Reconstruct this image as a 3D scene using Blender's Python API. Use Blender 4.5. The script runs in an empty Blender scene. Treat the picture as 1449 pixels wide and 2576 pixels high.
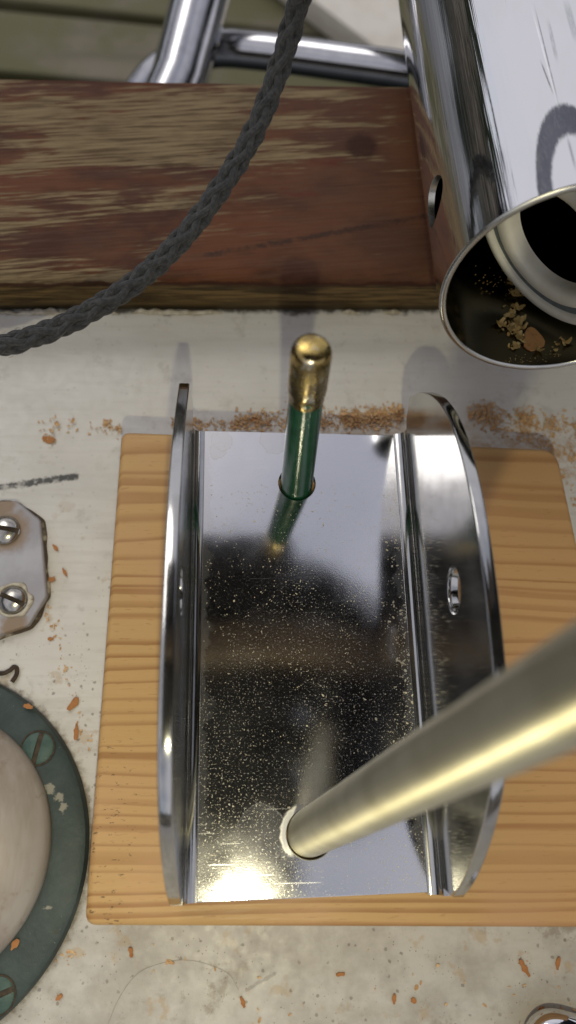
import bpy, bmesh, math, random
from mathutils import Vector, Matrix, noise
random.seed(7)
SC = bpy.context.scene
COL = SC.collection
MM = 0.001
R = math.radians

# ------------------------------------------------------------------ camera (all lengths in this file are millimetres, the scene is in metres)
F_PX, CX, CY = 1900.0, 724.5, 1288.0          # measured on a 1449 x 2576 copy of the photograph
CAM = Vector((-16.19059, 23.05371, 169.15039))
RIGHT = Vector((0.99710, -0.02170, 0.07280)).normalized()
FWD = Vector((0.07590, 0.33250, -0.94000)); FWD = (FWD - RIGHT * FWD.dot(RIGHT)).normalized()
UP = RIGHT.cross(FWD).normalized()
cam = bpy.data.cameras.new('camera')
cam.sensor_fit = 'VERTICAL'; cam.sensor_height = 36.0; cam.sensor_width = 36.0
cam.lens = 36.0 * F_PX / 2576.0
cam.clip_start = 0.005; cam.clip_end = 500.0
cam.dof.use_dof = True; cam.dof.focus_distance = 0.171; cam.dof.aperture_fstop = 11.5
cam_o = bpy.data.objects.new('camera', cam); COL.objects.link(cam_o)
cam_o.matrix_world = Matrix(((RIGHT.x, UP.x, -FWD.x, CAM.x * MM), (RIGHT.y, UP.y, -FWD.y, CAM.y * MM),
                             (RIGHT.z, UP.z, -FWD.z, CAM.z * MM), (0, 0, 0, 1)))
SC.camera = cam_o

# ------------------------------------------------------------------ sky, soft sun, exposure
SUN_EL, SUN_AZ = R(52), R(-25)                 # bright overcast: a wide soft sun ahead and to the left
wd = bpy.data.worlds.new("World"); SC.world = wd; wd.use_nodes = True
nt = wd.node_tree; nt.nodes.clear()
w_out = nt.nodes.new('ShaderNodeOutputWorld'); w_bg = nt.nodes.new('ShaderNodeBackground')
w_sky = nt.nodes.new('ShaderNodeTexSky'); w_sky.sky_type = 'NISHITA'; w_sky.sun_disc = False
w_sky.sun_elevation = SUN_EL; w_sky.sun_rotation = SUN_AZ; w_sky.air_density = 1.0; w_sky.dust_density = 2.0
w_tc = nt.nodes.new('ShaderNodeTexCoord'); w_n = nt.nodes.new('ShaderNodeTexNoise')
w_n.inputs['Scale'].default_value = 1.6; w_n.inputs['Detail'].default_value = 5.0; w_n.inputs['Roughness'].default_value = 0.55
w_r = nt.nodes.new('ShaderNodeMapRange'); w_r.inputs[1].default_value = 0.34; w_r.inputs[2].default_value = 0.56
w_r.inputs[3].default_value = 0.30; w_r.inputs[4].default_value = 1.0
w_mix = nt.nodes.new('ShaderNodeMix'); w_mix.data_type = 'RGBA'
w_mix.inputs['B'].default_value = (8.7, 8.6, 9.3, 1)
nt.links.new(w_tc.outputs['Generated'], w_n.inputs['Vector']); nt.links.new(w_n.outputs['Fac'], w_r.inputs[0])
nt.links.new(w_r.outputs[0], w_mix.inputs['Factor']); nt.links.new(w_sky.outputs[0], w_mix.inputs['A'])
nt.links.new(w_mix.outputs['Result'], w_bg.inputs['Color']); w_bg.inputs['Strength'].default_value = 0.083
nt.links.new(w_bg.outputs[0], w_out.inputs['Surface'])
sun = bpy.data.lights.new('sun', 'SUN'); sun.energy = 0.5; sun.angle = R(25); sun.color = (1.0, 0.97, 0.92)
sun_o = bpy.data.objects.new('sun', sun); COL.objects.link(sun_o)
sd = Vector((math.sin(SUN_AZ) * math.cos(SUN_EL), math.cos(SUN_AZ) * math.cos(SUN_EL), math.sin(SUN_EL)))
sun_o.rotation_euler = sd.to_track_quat('Z', 'Y').to_euler(); sun_o.location = sd * 3
SC.view_settings.view_transform = 'Standard'; SC.view_settings.look = 'None'
SC.view_settings.exposure = 0.0; SC.view_settings.gamma = 1.0
LED_RADIANCE = 4100.0                          # lit LED of the phone's torch

# ------------------------------------------------------------------ layout helpers: a pixel of the photograph met with a real surface
def ray(u, v): return RIGHT * ((u - CX) / F_PX) - UP * ((v - CY) / F_PX) + FWD
def on_z(u, v, z):
    d = ray(u, v); return CAM + d * ((z - CAM.z) / d.z)
def on_x(u, v, x):
    d = ray(u, v); return CAM + d * ((x - CAM.x) / d.x)
DECK = -22.0

# ------------------------------------------------------------------ object helpers
def props(o, label=None, cat=None, group=None, kind=None):
    for k, val in (('label', label), ('category', cat), ('group', group), ('kind', kind)):
        if val: o[k] = val
    return o
def thing(name, label, cat, loc=(0, 0, 0), group=None, frame=None):
    o = bpy.data.objects.new(name, None); COL.objects.link(o); o.empty_display_size = 0.005
    if frame is None: o.location = Vector(loc) * MM
    else: o.matrix_world = frame
    return props(o, label, cat, group)
def world_of(o):
    m = o.matrix_basis.copy()
    if o.parent: m = world_of(o.parent) @ m
    return m
def part(name, bm, mat, parent=None, local=False, smooth=35, bevel=0, seg=2, loc=None):
    """link a bmesh (millimetres, world coordinates unless local) as one mesh object"""
    bm.normal_update()
    if parent is not None and not local:
        bm.transform(world_of(parent).inverted() @ Matrix.Diagonal((MM, MM, MM, 1)))
    elif loc is not None:
        bm.transform(Matrix.Diagonal((MM, MM, MM, 1)) @ Matrix.Translation(-Vector(loc)))
    else:
        bm.transform(Matrix.Diagonal((MM, MM, MM, 1)))
    me = bpy.data.meshes.new(name); flat = [not f.smooth for f in bm.faces]; bm.to_mesh(me); bm.free()
    if smooth is not None:
        if smooth > 0: me.shade_smooth()                # negative: keep the flat caps, smooth the rest
        me.set_sharp_from_angle(angle=R(abs(smooth)))
        if smooth < 0: me.polygons.foreach_set('use_smooth', [not f for f in flat])
    me.materials.append(mat)
    o = bpy.data.objects.new(name, me); COL.objects.link(o)
    if parent is not None: o.parent = parent
    elif loc is not None: o.location = Vector(loc) * MM
    if bevel:
        b = o.modifiers.new('bevel', 'BEVEL'); b.width = bevel * MM; b.segments = seg; b.limit_method = 'ANGLE'; b.angle_limit = R(40); b.harden_normals = True
    return o

def inset(lp, d, hole):
    area = sum(a[0] * b[1] - b[0] * a[1] for a, b in zip(lp, lp[1:] + lp[:1])); sg = (1 if area > 0 else -1) * (-1 if hole else 1); out = []
    for i, p in enumerate(lp):
        a, b = Vector(lp[i - 1]), Vector(lp[(i + 1) % len(lp)]); q = Vector(p); e1 = (q - a).normalized(); e2 = (b - q).normalized()
        n = Vector((-e1.y - e2.y, e1.x + e2.x)); k = 1 + e1.dot(e2); n = n / max(k, 0.4) * sg; out.append((q.x + n.x * d, q.y + n.y * d))
    return out
def poly_solid(loops, place, h, cham=0.0, steps=1):
    """flat solid: outer loop and hole loops of 2D points, thickness h along the third axis, both rims rounded over by cham"""
    bm = bmesh.new()
    prof = [(cham * (1 - math.sin(math.pi / 2 * k / steps)), cham * (1 - math.cos(math.pi / 2 * k / steps))) for k in range(steps + 1)] if cham else [(0, 0)]
    hs = 1 if h > 0 else -1
    levels = [(i, -z * hs) for i, z in prof] + [(i, -h + z * hs) for i, z in reversed(prof)]
    caps = {0: [], len(levels) - 1: []}
    for li, lp in enumerate(loops):
        rows = []
        for k, (ins, z) in enumerate(levels):
            rows.append([bm.verts.new((a, b, z)) for a, b in (inset(lp, ins, li > 0) if ins > 1e-6 else lp)])
        for ra, rb in zip(rows, rows[1:]):
            for i in range(len(lp)): bm.faces.new((ra[i], ra[(i + 1) % len(lp)], rb[(i + 1) % len(lp)], rb[i]))
        for k in caps: caps[k] += [(rows[k][i], rows[k][(i + 1) % len(lp)]) for i in range(len(lp))]
    for f in bm.faces: f.smooth = True
    for k, prs in caps.items():
        ed = [bm.edges.get(p) for p in prs]
        res = bmesh.ops.triangle_fill(bm, use_beauty=True, use_dissolve=False, edges=ed, normal=(0, 0, 1 if k == 0 else -1))
        for f in res['geom']:
            if isinstance(f, bmesh.types.BMFace): f.smooth = False
    for v in bm.verts: v.co = place(*v.co)
    bmesh.ops.recalc_face_normals(bm, faces=bm.faces)
    return bm
def circle2(cx, cy, r, n=40): return [(cx + r * math.cos(2 * math.pi * i / n), cy + r * math.sin(2 * math.pi * i / n)) for i in range(n)]
def round_poly(pts, r, n=7):
    out = []
    for i, p in enumerate(pts):
        p = Vector(p); a = Vector(pts[i - 1]); b = Vector(pts[(i + 1) % len(pts)])
        d1 = (a - p).normalized(); d2 = (b - p).normalized()
        rr = r[i] if isinstance(r, (list, tuple)) else r
        ang = d1.angle(d2); t = rr / math.tan(ang / 2)
        p1 = p + d1 * t; p2 = p + d2 * t
        for k in range(n + 1):
            s = k / n; q = p1 * (1 - s) ** 2 + p * 2 * s * (1 - s) + p2 * s * s
            out.append((q.x, q.y))
    return out
def basis(d):
    d = Vector(d).normalized(); h = Vector((0, 0, 1)) if abs(d.z) < 0.9 else Vector((1, 0, 0))
    x = d.cross(h).normalized(); return x, d.cross(x).normalized(), d
def tube_into(bm, pts, rad, n=10, caps=True, flat=1.0):
    pts = [Vector(p) for p in pts]; m = len(pts)
    rads = rad if isinstance(rad, (list, tuple)) else [rad] * m
    t0 = (pts[1] - pts[0]).normalized(); x = basis(t0)[0]; rings = []
    for i, p in enumerate(pts):
        t = (pts[min(i + 1, m - 1)] - pts[max(i - 1, 0)]).normalized()
        x = (x - t * x.dot(t)).normalized(); y = t.cross(x)
        rings.append([bm.verts.new(p + (x * math.cos(2 * math.pi * k / n) + y * math.sin(2 * math.pi * k / n) * flat) * rads[i]) for k in range(n)])
    for i in range(m - 1):
        for k in range(n):
            bm.faces.new((rings[i][k], rings[i][(k + 1) % n], rings[i + 1][(k + 1) % n], rings[i + 1][k]))
    if caps:
        bm.faces.new(list(reversed(rings[0]))); bm.faces.new(rings[-1])
def tube(pts, rad, n=12, caps=True):
    bm = bmesh.new(); tube_into(bm, pts, rad, n, caps); return bm
def lathe(prof, frame=Matrix.Identity(4), n=64, closed=False):
    """prof: (radius, height) pairs; spun about the frame's Z"""
    bm = bmesh.new(); rings = []
    for r, z in prof:
        if r < 1e-6: rings.append([bm.verts.new((0, 0, z))] * n)
        else: rings.append([bm.verts.new((r * math.cos(2 * math.pi * k / n), r * math.sin(2 * math.pi * k / n), z)) for k in range(n)])
    seq = list(zip(rings, rings[1:])) + ([(rings[-1], rings[0])] if closed else [])
    for a, b in seq:
        for k in range(n):
            vs = [a[k], a[(k + 1) % n], b[(k + 1) % n], b[k]]; u = []
            for v in vs:
                if v not in u: u.append(v)
            if len(u) > 2: bm.faces.new(u)
    bmesh.ops.recalc_face_normals(bm, faces=bm.faces)
    bm.transform(frame); return bm
def frame_to(o, d, s=1.0):
    x, y, z = basis(d); o = Vector(o) * s
    return Matrix(((x.x, y.x, z.x, o.x), (x.y, y.y, z.y, o.y), (x.z, y.z, z.z, o.z), (0, 0, 0, 1)))
def catmull(pts, per=12):
    P = [Vector(p) for p in pts]; P = [P[0] * 2 - P[1]] + P + [P[-1] * 2 - P[-2]]; out = []
    for i in range(1, len(P) - 2):
        a, b, c, d = P[i - 1:i + 3]
        for k in range(per):
            t = k / per
            out.append(0.5 * (2 * b + (c - a) * t + (2 * a - 5 * b + 4 * c - d) * t * t + (3 * b - a - 3 * c + d) * t ** 3))
    out.append(P[-2]); return out

# ------------------------------------------------------------------ node helper
class Nodes:
    def __init__(s, name, world=False):
        s.m = bpy.data.materials.new(name); s.m.use_nodes = True; s.t = s.m.node_tree
        s.b = s.t.nodes['Principled BSDF']; s.out = s.t.nodes['Material Output']
        tc = s.t.nodes.new('ShaderNodeTexCoord')
        src = s.t.nodes.new('ShaderNodeNewGeometry').outputs['Position'] if world else tc.outputs['Object']
        s.p = s.vm('SCALE', src, scale=1000.0)
    def link(s, v, sock):
        if hasattr(v, 'is_output'): s.t.links.new(v, sock)
        elif v is not None:
            if isinstance(v, (tuple, list)) and len(v) == 3 and len(sock.default_value) == 4: v = (*v, 1)
            sock.default_value = v
    def vm(s, op, a, b=None, scale=None):
        n = s.t.nodes.new('ShaderNodeVectorMath'); n.operation = op; s.link(a, n.inputs[0])
        if b is not None: s.link(b, n.inputs[1])
        if scale is not None: n.inputs['Scale'].default_value = scale
        return n.outputs['Value'] if op in ('LENGTH', 'DISTANCE', 'DOT_PRODUCT') else n.outputs[0]
    def map(s, scale=(1, 1, 1), rot=(0, 0, 0), loc=(0, 0, 0), v=None):
        n = s.t.nodes.new('ShaderNodeMapping'); s.link(v or s.p, n.inputs[0]); n.inputs['Scale'].default_value = scale
        n.inputs['Rotation'].default_value = rot; n.inputs['Location'].default_value = loc; return n.outputs[0]
    def noise(s, scale=1.0, detail=3.0, rough=0.55, v=None, dist=0.0, col=False):
        n = s.t.nodes.new('ShaderNodeTexNoise'); s.link(v or s.p, n.inputs['Vector']); n.inputs['Scale'].default_value = scale
        n.inputs['Detail'].default_value = detail; n.inputs['Roughness'].default_value = rough; n.inputs['Distortion'].default_value = dist
        return n.outputs['Color' if col else 'Fac']
    def voro(s, scale=1.0, v=None, feature='F1', out='Distance', rnd=1.0):
        n = s.t.nodes.new('ShaderNodeTexVoronoi'); n.feature = feature; s.link(v or s.p, n.inputs['Vector']); n.inputs['Scale'].default_value = scale
        n.inputs['Randomness'].default_value = rnd; return n.outputs[out]
    def math(s, op, a, b=None, c=None, clamp=False):
        n = s.t.nodes.new('ShaderNodeMath'); n.operation = op; n.use_clamp = clamp; s.link(a, n.inputs[0])
        if b is not None: s.link(b, n.inputs[1])
        if c is not None: s.link(c, n.inputs[2])
        return n.outputs[0]
    def ramp(s, v, lo, hi, a=0.0, b=1.0, smooth=True):
        n = s.t.nodes.new('ShaderNodeMapRange'); n.interpolation_type = 'SMOOTHSTEP' if smooth else 'LINEAR'; s.link(v, n.inputs[0])
        for i, q in enumerate((lo, hi, a, b)): n.inputs[i + 1].default_value = q
        return n.outputs[0]
    def mix(s, f, a, b):
        n = s.t.nodes.new('ShaderNodeMix'); n.data_type = 'RGBA'; s.link(f, n.inputs['Factor']); s.link(a, n.inputs['A']); s.link(b, n.inputs['B'])
        return n.outputs['Result']
    def mul(s, a, b): return s.math('MULTIPLY', a, b)
    def add(s, a, b): return s.math('ADD', a, b)
    def mx(s, a, b): return s.math('MAXIMUM', a, b)
    def xyz(s, v=None):
        n = s.t.nodes.new('ShaderNodeSeparateXYZ'); s.link(v or s.p, n.inputs[0]); return n.outputs
    def island(s):
        n = s.t.nodes.new('ShaderNodeNewGeometry'); return n.outputs['Random Per Island']
    def bump(s, h, dist, strength=1.0, normal=None):
        n = s.t.nodes.new('ShaderNodeBump'); s.link(h, n.inputs['Height']); n.inputs['Distance'].default_value = dist * MM
        n.inputs['Strength'].default_value = strength
        if normal is not None: s.link(normal, n.inputs['Normal'])
        return n.outputs[0]
    def done(s, col=None, rough=None, metal=None, normal=None, **kw):
        s.link(col, s.b.inputs['Base Color']) if col is not None else None
        if rough is not None: s.link(rough, s.b.inputs['Roughness'])
        if metal is not None: s.link(metal, s.b.inputs['Metallic'])
        if normal is not None: s.link(normal, s.b.inputs['Normal'])
        for k, v in kw.items(): s.link(v, s.b.inputs[k.replace('_', ' ')])
        return s.m
    def segment(s, a, b, w, wob=0.0):
        """soft 0..1 mask of a stroke from a to b (mm, in XY)"""
        x = s.vm('MULTIPLY', s.p, (1, 1, 0)); a = Vector((*a, 0)); b = Vector((*b, 0)); d = b - a
        r = s.vm('SUBTRACT', x, tuple(a)); t = s.math('DIVIDE', s.vm('DOT_PRODUCT', r, tuple(d)), d.length_squared, clamp=True)
        n = s.t.nodes.new('ShaderNodeVectorMath'); n.operation = 'SCALE'; n.inputs[0].default_value = tuple(d); s.link(t, n.inputs['Scale'])
        dist = s.vm('LENGTH', s.vm('SUBTRACT', r, n.outputs[0]))
        if wob: dist = s.add(dist, s.mul(s.math('SUBTRACT', s.noise(1.1, 3), 0.5), wob))
        return s.ramp(dist, w * 0.4, w, 1.0, 0.0)

# ------------------------------------------------------------------ materials
def steel(name, col=(0.70, 0.69, 0.68), rough=0.09, dust=0.0, brush=None, pebble=0.0, dustcol=(0.42, 0.39, 0.30)):
    n = Nodes(name)
    sm = n.noise(0.06, 3)
    r = n.ramp(sm, 0.35, 0.7, rough * 0.8, rough * 1.3)
    h = None; normal = None
    if brush:
        h = n.noise(1.0, 4, 0.7, n.map(brush)); r = n.add(r, n.mul(n.math('SUBTRACT', h, 0.5), 0.12)); normal = n.bump(h, 0.006)
    if pebble: normal = n.bump(n.noise(3.2, 2, 0.5), pebble, 1.0, normal)
    col_s = n.mix(n.ramp(n.noise(0.18, 4), 0.4, 0.75), col, tuple(c * 0.86 for c in col))
    if dust:
        patch = n.ramp(n.noise(0.09, 4, 0.6), 0.35, 0.65)
        sp = n.ramp(n.noise(5.5, 2, 0.6), 0.60, 0.70); fine = n.ramp(n.noise(2.3, 3, 0.7), 0.64, 0.72)
        d = n.math('MULTIPLY', n.mx(sp, fine), n.add(n.mul(patch, 0.75), 0.25)); d = n.math('MULTIPLY', d, dust, clamp=True)
        film = n.mul(patch, 0.07 * dust); f = n.mx(d, film)
        return n.done(n.mix(f, col_s, dustcol), n.mx(r, n.mul(f, 0.6)), n.math('SUBTRACT', 1.0, f), normal)
    return n.done(col_s, r, 1.0, normal)

M_CHROME = steel('polished_steel', (0.74, 0.74, 0.75), 0.05)
M_PULPIT = steel('weathered_pulpit_steel', (0.50, 0.50, 0.52), 0.12)
M_BORE = steel('shaded_mill_finish_bore', (0.15, 0.14, 0.095), 0.20)  # mill finish, darkened for the shade deep inside the tube
M_EDGE = steel('cut_steel_edge', (0.50, 0.50, 0.47), 0.30, brush=(3.0, 3.0, 3.0))
M_FLANGE = steel('flange_steel', (0.49, 0.49, 0.48), 0.12, dust=0.25, pebble=0.003)

def bracket_base_material():
    n = Nodes('dusty_bracket_steel'); X = n.xyz()
    warp = n.vm('SUBTRACT', n.noise(0.35, 3, 0.6, col=True), (0.5, 0.5, 0.5))
    pw = n.vm('ADD', n.p, n.vm('SCALE', warp, scale=3.0))
    # dried water marks near the far edge
    marks = None
    for (u, v, r) in ((560, 1110, 2.6), (690, 1105, 3.6), (548, 1135, 1.9), (655, 2095, 5.2)):
        c = on_z(u, v, 0); d = n.math('SUBTRACT', n.vm('DISTANCE', pw, (c.x, c.y, 0)), r)
        ring = n.ramp(n.math('ABSOLUTE', d), 0.10, 0.28, 1.0, 0.0)
        fill = n.ramp(d, -0.2, 0.1, 0.10, 0.0); m = n.mx(n.mul(ring, 0.20), fill); marks = m if marks is None else n.mx(marks, m)
    # grey scale in a ragged strip along both bends
    ed = n.math('ABSOLUTE', n.math('SUBTRACT', X[0], 0.8)); wob = n.mul(n.math('SUBTRACT', n.noise(0.22, 4, 0.6), 0.5), 7.0)
    strip = n.ramp(n.add(ed, wob), 21.2, 22.3, 0.0, 0.09)
    # chalky ring round the near hole, thicker on its left
    h = n.vm('DISTANCE', n.p, (0.2, 12.2, 0)); chalk = n.ramp(n.add(h, n.mul(n.noise(0.5, 3), 1.2)), 6.0, 7.0, 1.0, 0.0)
    chalk = n.mul(chalk, n.ramp(n.add(X[0], n.mul(X[1], -0.3)), -8.5, -4.0, 0.85, 0.05))
    smear = n.mul(n.ramp(n.vm('DISTANCE', n.vm('MULTIPLY', n.p, (0.6, 1, 1)), (-4.2, 10.0, 0)), 1.5, 7.0, 0.35, 0.0), n.noise(0.4, 3))
    # sawdust film: thin where it was wiped near the far end, thick towards the near end
    ramp_y = n.ramp(X[1], 96.0, 40.0, 0.12, 1.0)
    patch = n.ramp(n.noise(0.05, 4, 0.65, n.map((1, 0.5, 1))), 0.34, 0.66)
    amt = n.mul(ramp_y, n.add(n.mul(patch, 0.75), 0.25))
    sp = n.ramp(n.noise(2.5, 2, 0.65), 0.60, 0.655); fl = n.ramp(n.noise(1.9, 3, 0.75, n.map((1, 2.0, 1), (0, 0, 0.6))), 0.68, 0.72)
    d = n.mul(n.mx(n.mul(sp, 0.8), fl), n.add(n.mul(amt, 0.75), 0.05))
    film = n.mul(amt, 0.014)
    f = n.mx(n.mx(n.mx(d, film), n.mx(marks, strip)), n.mx(chalk, smear))
    f = n.math('MINIMUM', f, 0.92)
    scr = n.ramp(n.noise(1.0, 2, 0.5, n.map((0.05, 3.2, 1), (0, 0, R(62)))), 0.70, 0.74)
    dcol = n.mix(n.ramp(n.noise(0.9, 2), 0.4, 0.6), (0.40, 0.385, 0.31), (0.42, 0.33, 0.17))
    dcol = n.mix(n.mx(n.mx(chalk, smear), n.mx(marks, strip)), dcol, (0.62, 0.62, 0.62))
    r = n.add(n.ramp(n.noise(0.07, 3), 0.35, 0.7, 0.075, 0.13), n.mul(scr, 0.12))
    r = n.mx(r, n.mul(f, 0.55))
    peb = n.ramp(X[1], 90.0, 55.0, 0.35, 1.0)
    nb = n.bump(n.mul(n.noise(3.4, 2, 0.5), peb), 0.0055)
    nb = n.bump(n.noise(0.05, 2), 0.10, 0.6, nb)
    return n.done(n.mix(f, (0.68, 0.68, 0.69), dcol), r, n.math('SUBTRACT', 1.0, f), nb)
M_BASE = bracket_base_material()

def pine_material():
    n = Nodes('oiled_pine', True); X = n.xyz()
    w = n.mul(n.math('SUBTRACT', n.noise(1.0, 3, 0.5, n.map((0.006, 0.022, 0.022))), 0.5), 8.0)
    w2 = n.mul(n.math('SUBTRACT', n.noise(1.0, 2, 0.5, n.map((0.03, 0.35, 0.35))), 0.5), 0.5)
    y = n.math('SUBTRACT', n.add(X[1], n.mul(X[0], 0.018)), 116.0); z = n.add(X[2], 58.0)
    r = n.math('SQRT', n.add(n.mul(y, y), n.mul(z, z)))
    rr = n.add(n.add(r, w), w2)
    one = n.t.nodes.new('ShaderNodeCombineXYZ'); n.link(rr, one.inputs[0])
    rr = n.add(rr, n.mul(n.math('SUBTRACT', n.noise(0.23, 2, 0.6, one.outputs[0]), 0.5), 7.0))     # uneven ring widths
    ph = n.math('FRACT', n.mul(rr, 1 / 2.55))
    late = n.mul(n.ramp(ph, 0.42, 0.82, 0.0, 1.0), n.ramp(ph, 0.84, 0.98, 1.0, 0.0))
    var = n.ramp(n.noise(0.14, 2, 0.5, n.map((0.02, 1, 1))), 0.3, 0.7, 0.50, 1.0)
    late = n.mul(late, var)
    fib = n.noise(1.0, 4, 0.7, n.map((0.10, 2.4, 2.4)))
    pores = n.mul(n.ramp(n.noise(1.0, 2, 0.5, n.map((0.30, 2.2, 2.2))), 0.64, 0.72), 0.40)
    c = n.mix(late, (0.500, 0.312, 0.120), (0.275, 0.126, 0.034))
    c = n.mix(n.mul(n.math('SUBTRACT', fib, 0.30), 0.75), c, (0.44, 0.24, 0.085))
    c = n.mix(pores, c, (0.26, 0.12, 0.04))
    c = n.mix(n.ramp(n.noise(0.035, 2), 0.45, 0.75, 0.0, 0.5), c, (0.50, 0.285, 0.145))
    c = n.mix(n.ramp(X[0], 20, 55, 0.0, 0.35), c, (0.40, 0.21, 0.095))
    # small black smudges on the left strip
    sm = n.mul(n.ramp(n.noise(0.9, 3, 0.65, n.map((0.6, 1.6, 1))), 0.63, 0.68), n.mul(n.ramp(X[0], -33, -37, 0.0, 0.8), n.ramp(X[1], 40, 22)))
    c = n.mix(sm, c, (0.05, 0.03, 0.015))
    nb = n.bump(n.mul(fib, 0.7), 0.018, 0.5)
    return n.done(c, n.ramp(fib, 0.3, 0.7, 0.42, 0.58), 0.0, nb, Specular_IOR_Level=0.35)
M_PINE = pine_material()

def deck_material():
    n = Nodes('worn_cream_gelcoat'); X = n.xyz()
    near = n.ramp(X[1], 40.0, -10.0)
    c = n.mix(n.ramp(n.noise(0.02, 4, 0.6), 0.35, 0.7), (0.63, 0.615, 0.565), (0.57, 0.545, 0.485))
    c = n.mix(n.mul(near, n.ramp(n.noise(0.07, 5, 0.65), 0.4, 0.65, 0.40, 1.0)), c, (0.37, 0.342, 0.30))
    st = n.noise(1.0, 3, 0.6, n.map((0.05, 0.7, 1)))
    c = n.mix(n.mul(n.ramp(st, 0.45, 0.75), 0.30), c, (0.46, 0.43, 0.37))
    blot = n.mul(n.ramp(n.noise(0.11, 5, 0.7), 0.56, 0.70), n.ramp(X[1], 30, -8, 0.30, 0.85))
    c = n.mix(blot, c, (0.27, 0.235, 0.18))
    stain = n.mul(n.ramp(n.noise(0.16, 4, 0.6, n.map(loc=(31, 7, 0))), 0.60, 0.70), n.ramp(X[1], 112, 60, 0.1, 0.45))
    c = n.mix(stain, c, (0.40, 0.27, 0.12))
    sp = n.ramp(n.add(n.voro(0.33), n.mul(n.noise(1.6, 3), 0.22)), 0.20, 0.27, 1.0, 0.0)
    c = n.mix(n.mul(sp, n.ramp(X[1], 100, 40, 0.15, 0.62)), c, (0.13, 0.105, 0.075))
    sm = n.mul(n.ramp(n.noise(1.0, 4, 0.65, n.map((0.035, 0.12, 1), (0, 0, R(25)))), 0.48, 0.72), n.ramp(X[1], 130, 0, 0.15, 0.55)); c = n.mix(sm, c, (0.38, 0.345, 0.29))
    sp2 = n.ramp(n.add(n.voro(0.85, n.map(loc=(3, 9, 0))), n.mul(n.noise(2.6, 3), 0.2)), 0.20, 0.26, 1.0, 0.0)
    c = n.mix(n.mul(sp2, n.mul(n.ramp(n.noise(0.05, 3), 0.4, 0.6), n.ramp(X[1], 110, 10, 0.12, 0.75))), c, (0.16, 0.125, 0.08))
    # rust-brown grime beside the two fittings on the left
    pl = n.mul(n.ramp(n.add(n.vm('DISTANCE', n.p, (-72, 74, DECK)), n.mul(n.noise(0.5, 3), 5)), 12, 21, 1.0, 0.0), 0.30)
    c = n.mix(pl, c, (0.36, 0.29, 0.17))
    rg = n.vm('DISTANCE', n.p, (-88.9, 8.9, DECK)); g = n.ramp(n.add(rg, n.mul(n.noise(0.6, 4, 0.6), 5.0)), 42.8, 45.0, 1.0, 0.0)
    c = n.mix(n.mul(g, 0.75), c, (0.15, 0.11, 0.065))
    # black scuff mark
    a = on_z(-40, 1232, DECK); b = on_z(190, 1198, DECK)
    m = n.segment((a.x, a.y), (b.x, b.y), 1.25, 1.6); m = n.mul(m, n.ramp(n.noise(0.35, 3, 0.6), 0.30, 0.50, 0.25, 0.95))
    c = n.mix(m, c, (0.045, 0.045, 0.040))
    a = on_z(620, 2490, DECK); b = on_z(690, 2450, DECK)
    c = n.mix(n.mul(n.segment((a.x, a.y), (b.x, b.y), 0.5, 0.8), 0.4), c, (0.1, 0.09, 0.07))
    pw = n.mul(n.ramp(n.add(X[1], n.mul(n.math('SUBTRACT', n.noise(0.16, 4, 0.65), 0.5), 14.0)), 119, 110, 0.0, 1.0), n.ramp(X[0], -26, -6))
    pw = n.mul(pw, n.mul(n.ramp(n.noise(0.3, 4, 0.7), 0.40, 0.62), n.ramp(X[1], 96, 103))); c = n.mix(n.mul(pw, 0.6), c, (0.40, 0.245, 0.115))
    # dark mould along the foot of the rail
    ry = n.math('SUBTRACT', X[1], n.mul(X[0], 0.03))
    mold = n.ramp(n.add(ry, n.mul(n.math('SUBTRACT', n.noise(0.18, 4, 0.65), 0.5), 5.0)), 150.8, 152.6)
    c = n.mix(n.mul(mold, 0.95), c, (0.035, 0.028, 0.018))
    nb = n.bump(n.noise(0.5, 4, 0.6), 0.10, 0.5); nb = n.bump(n.noise(4.0, 2), 0.02, 0.6, nb)
    return n.done(c, n.ramp(n.noise(0.4, 3), 0.3, 0.7, 0.34, 0.52), 0.0, nb, Specular_IOR_Level=0.4)
M_DECK = deck_material()

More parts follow.
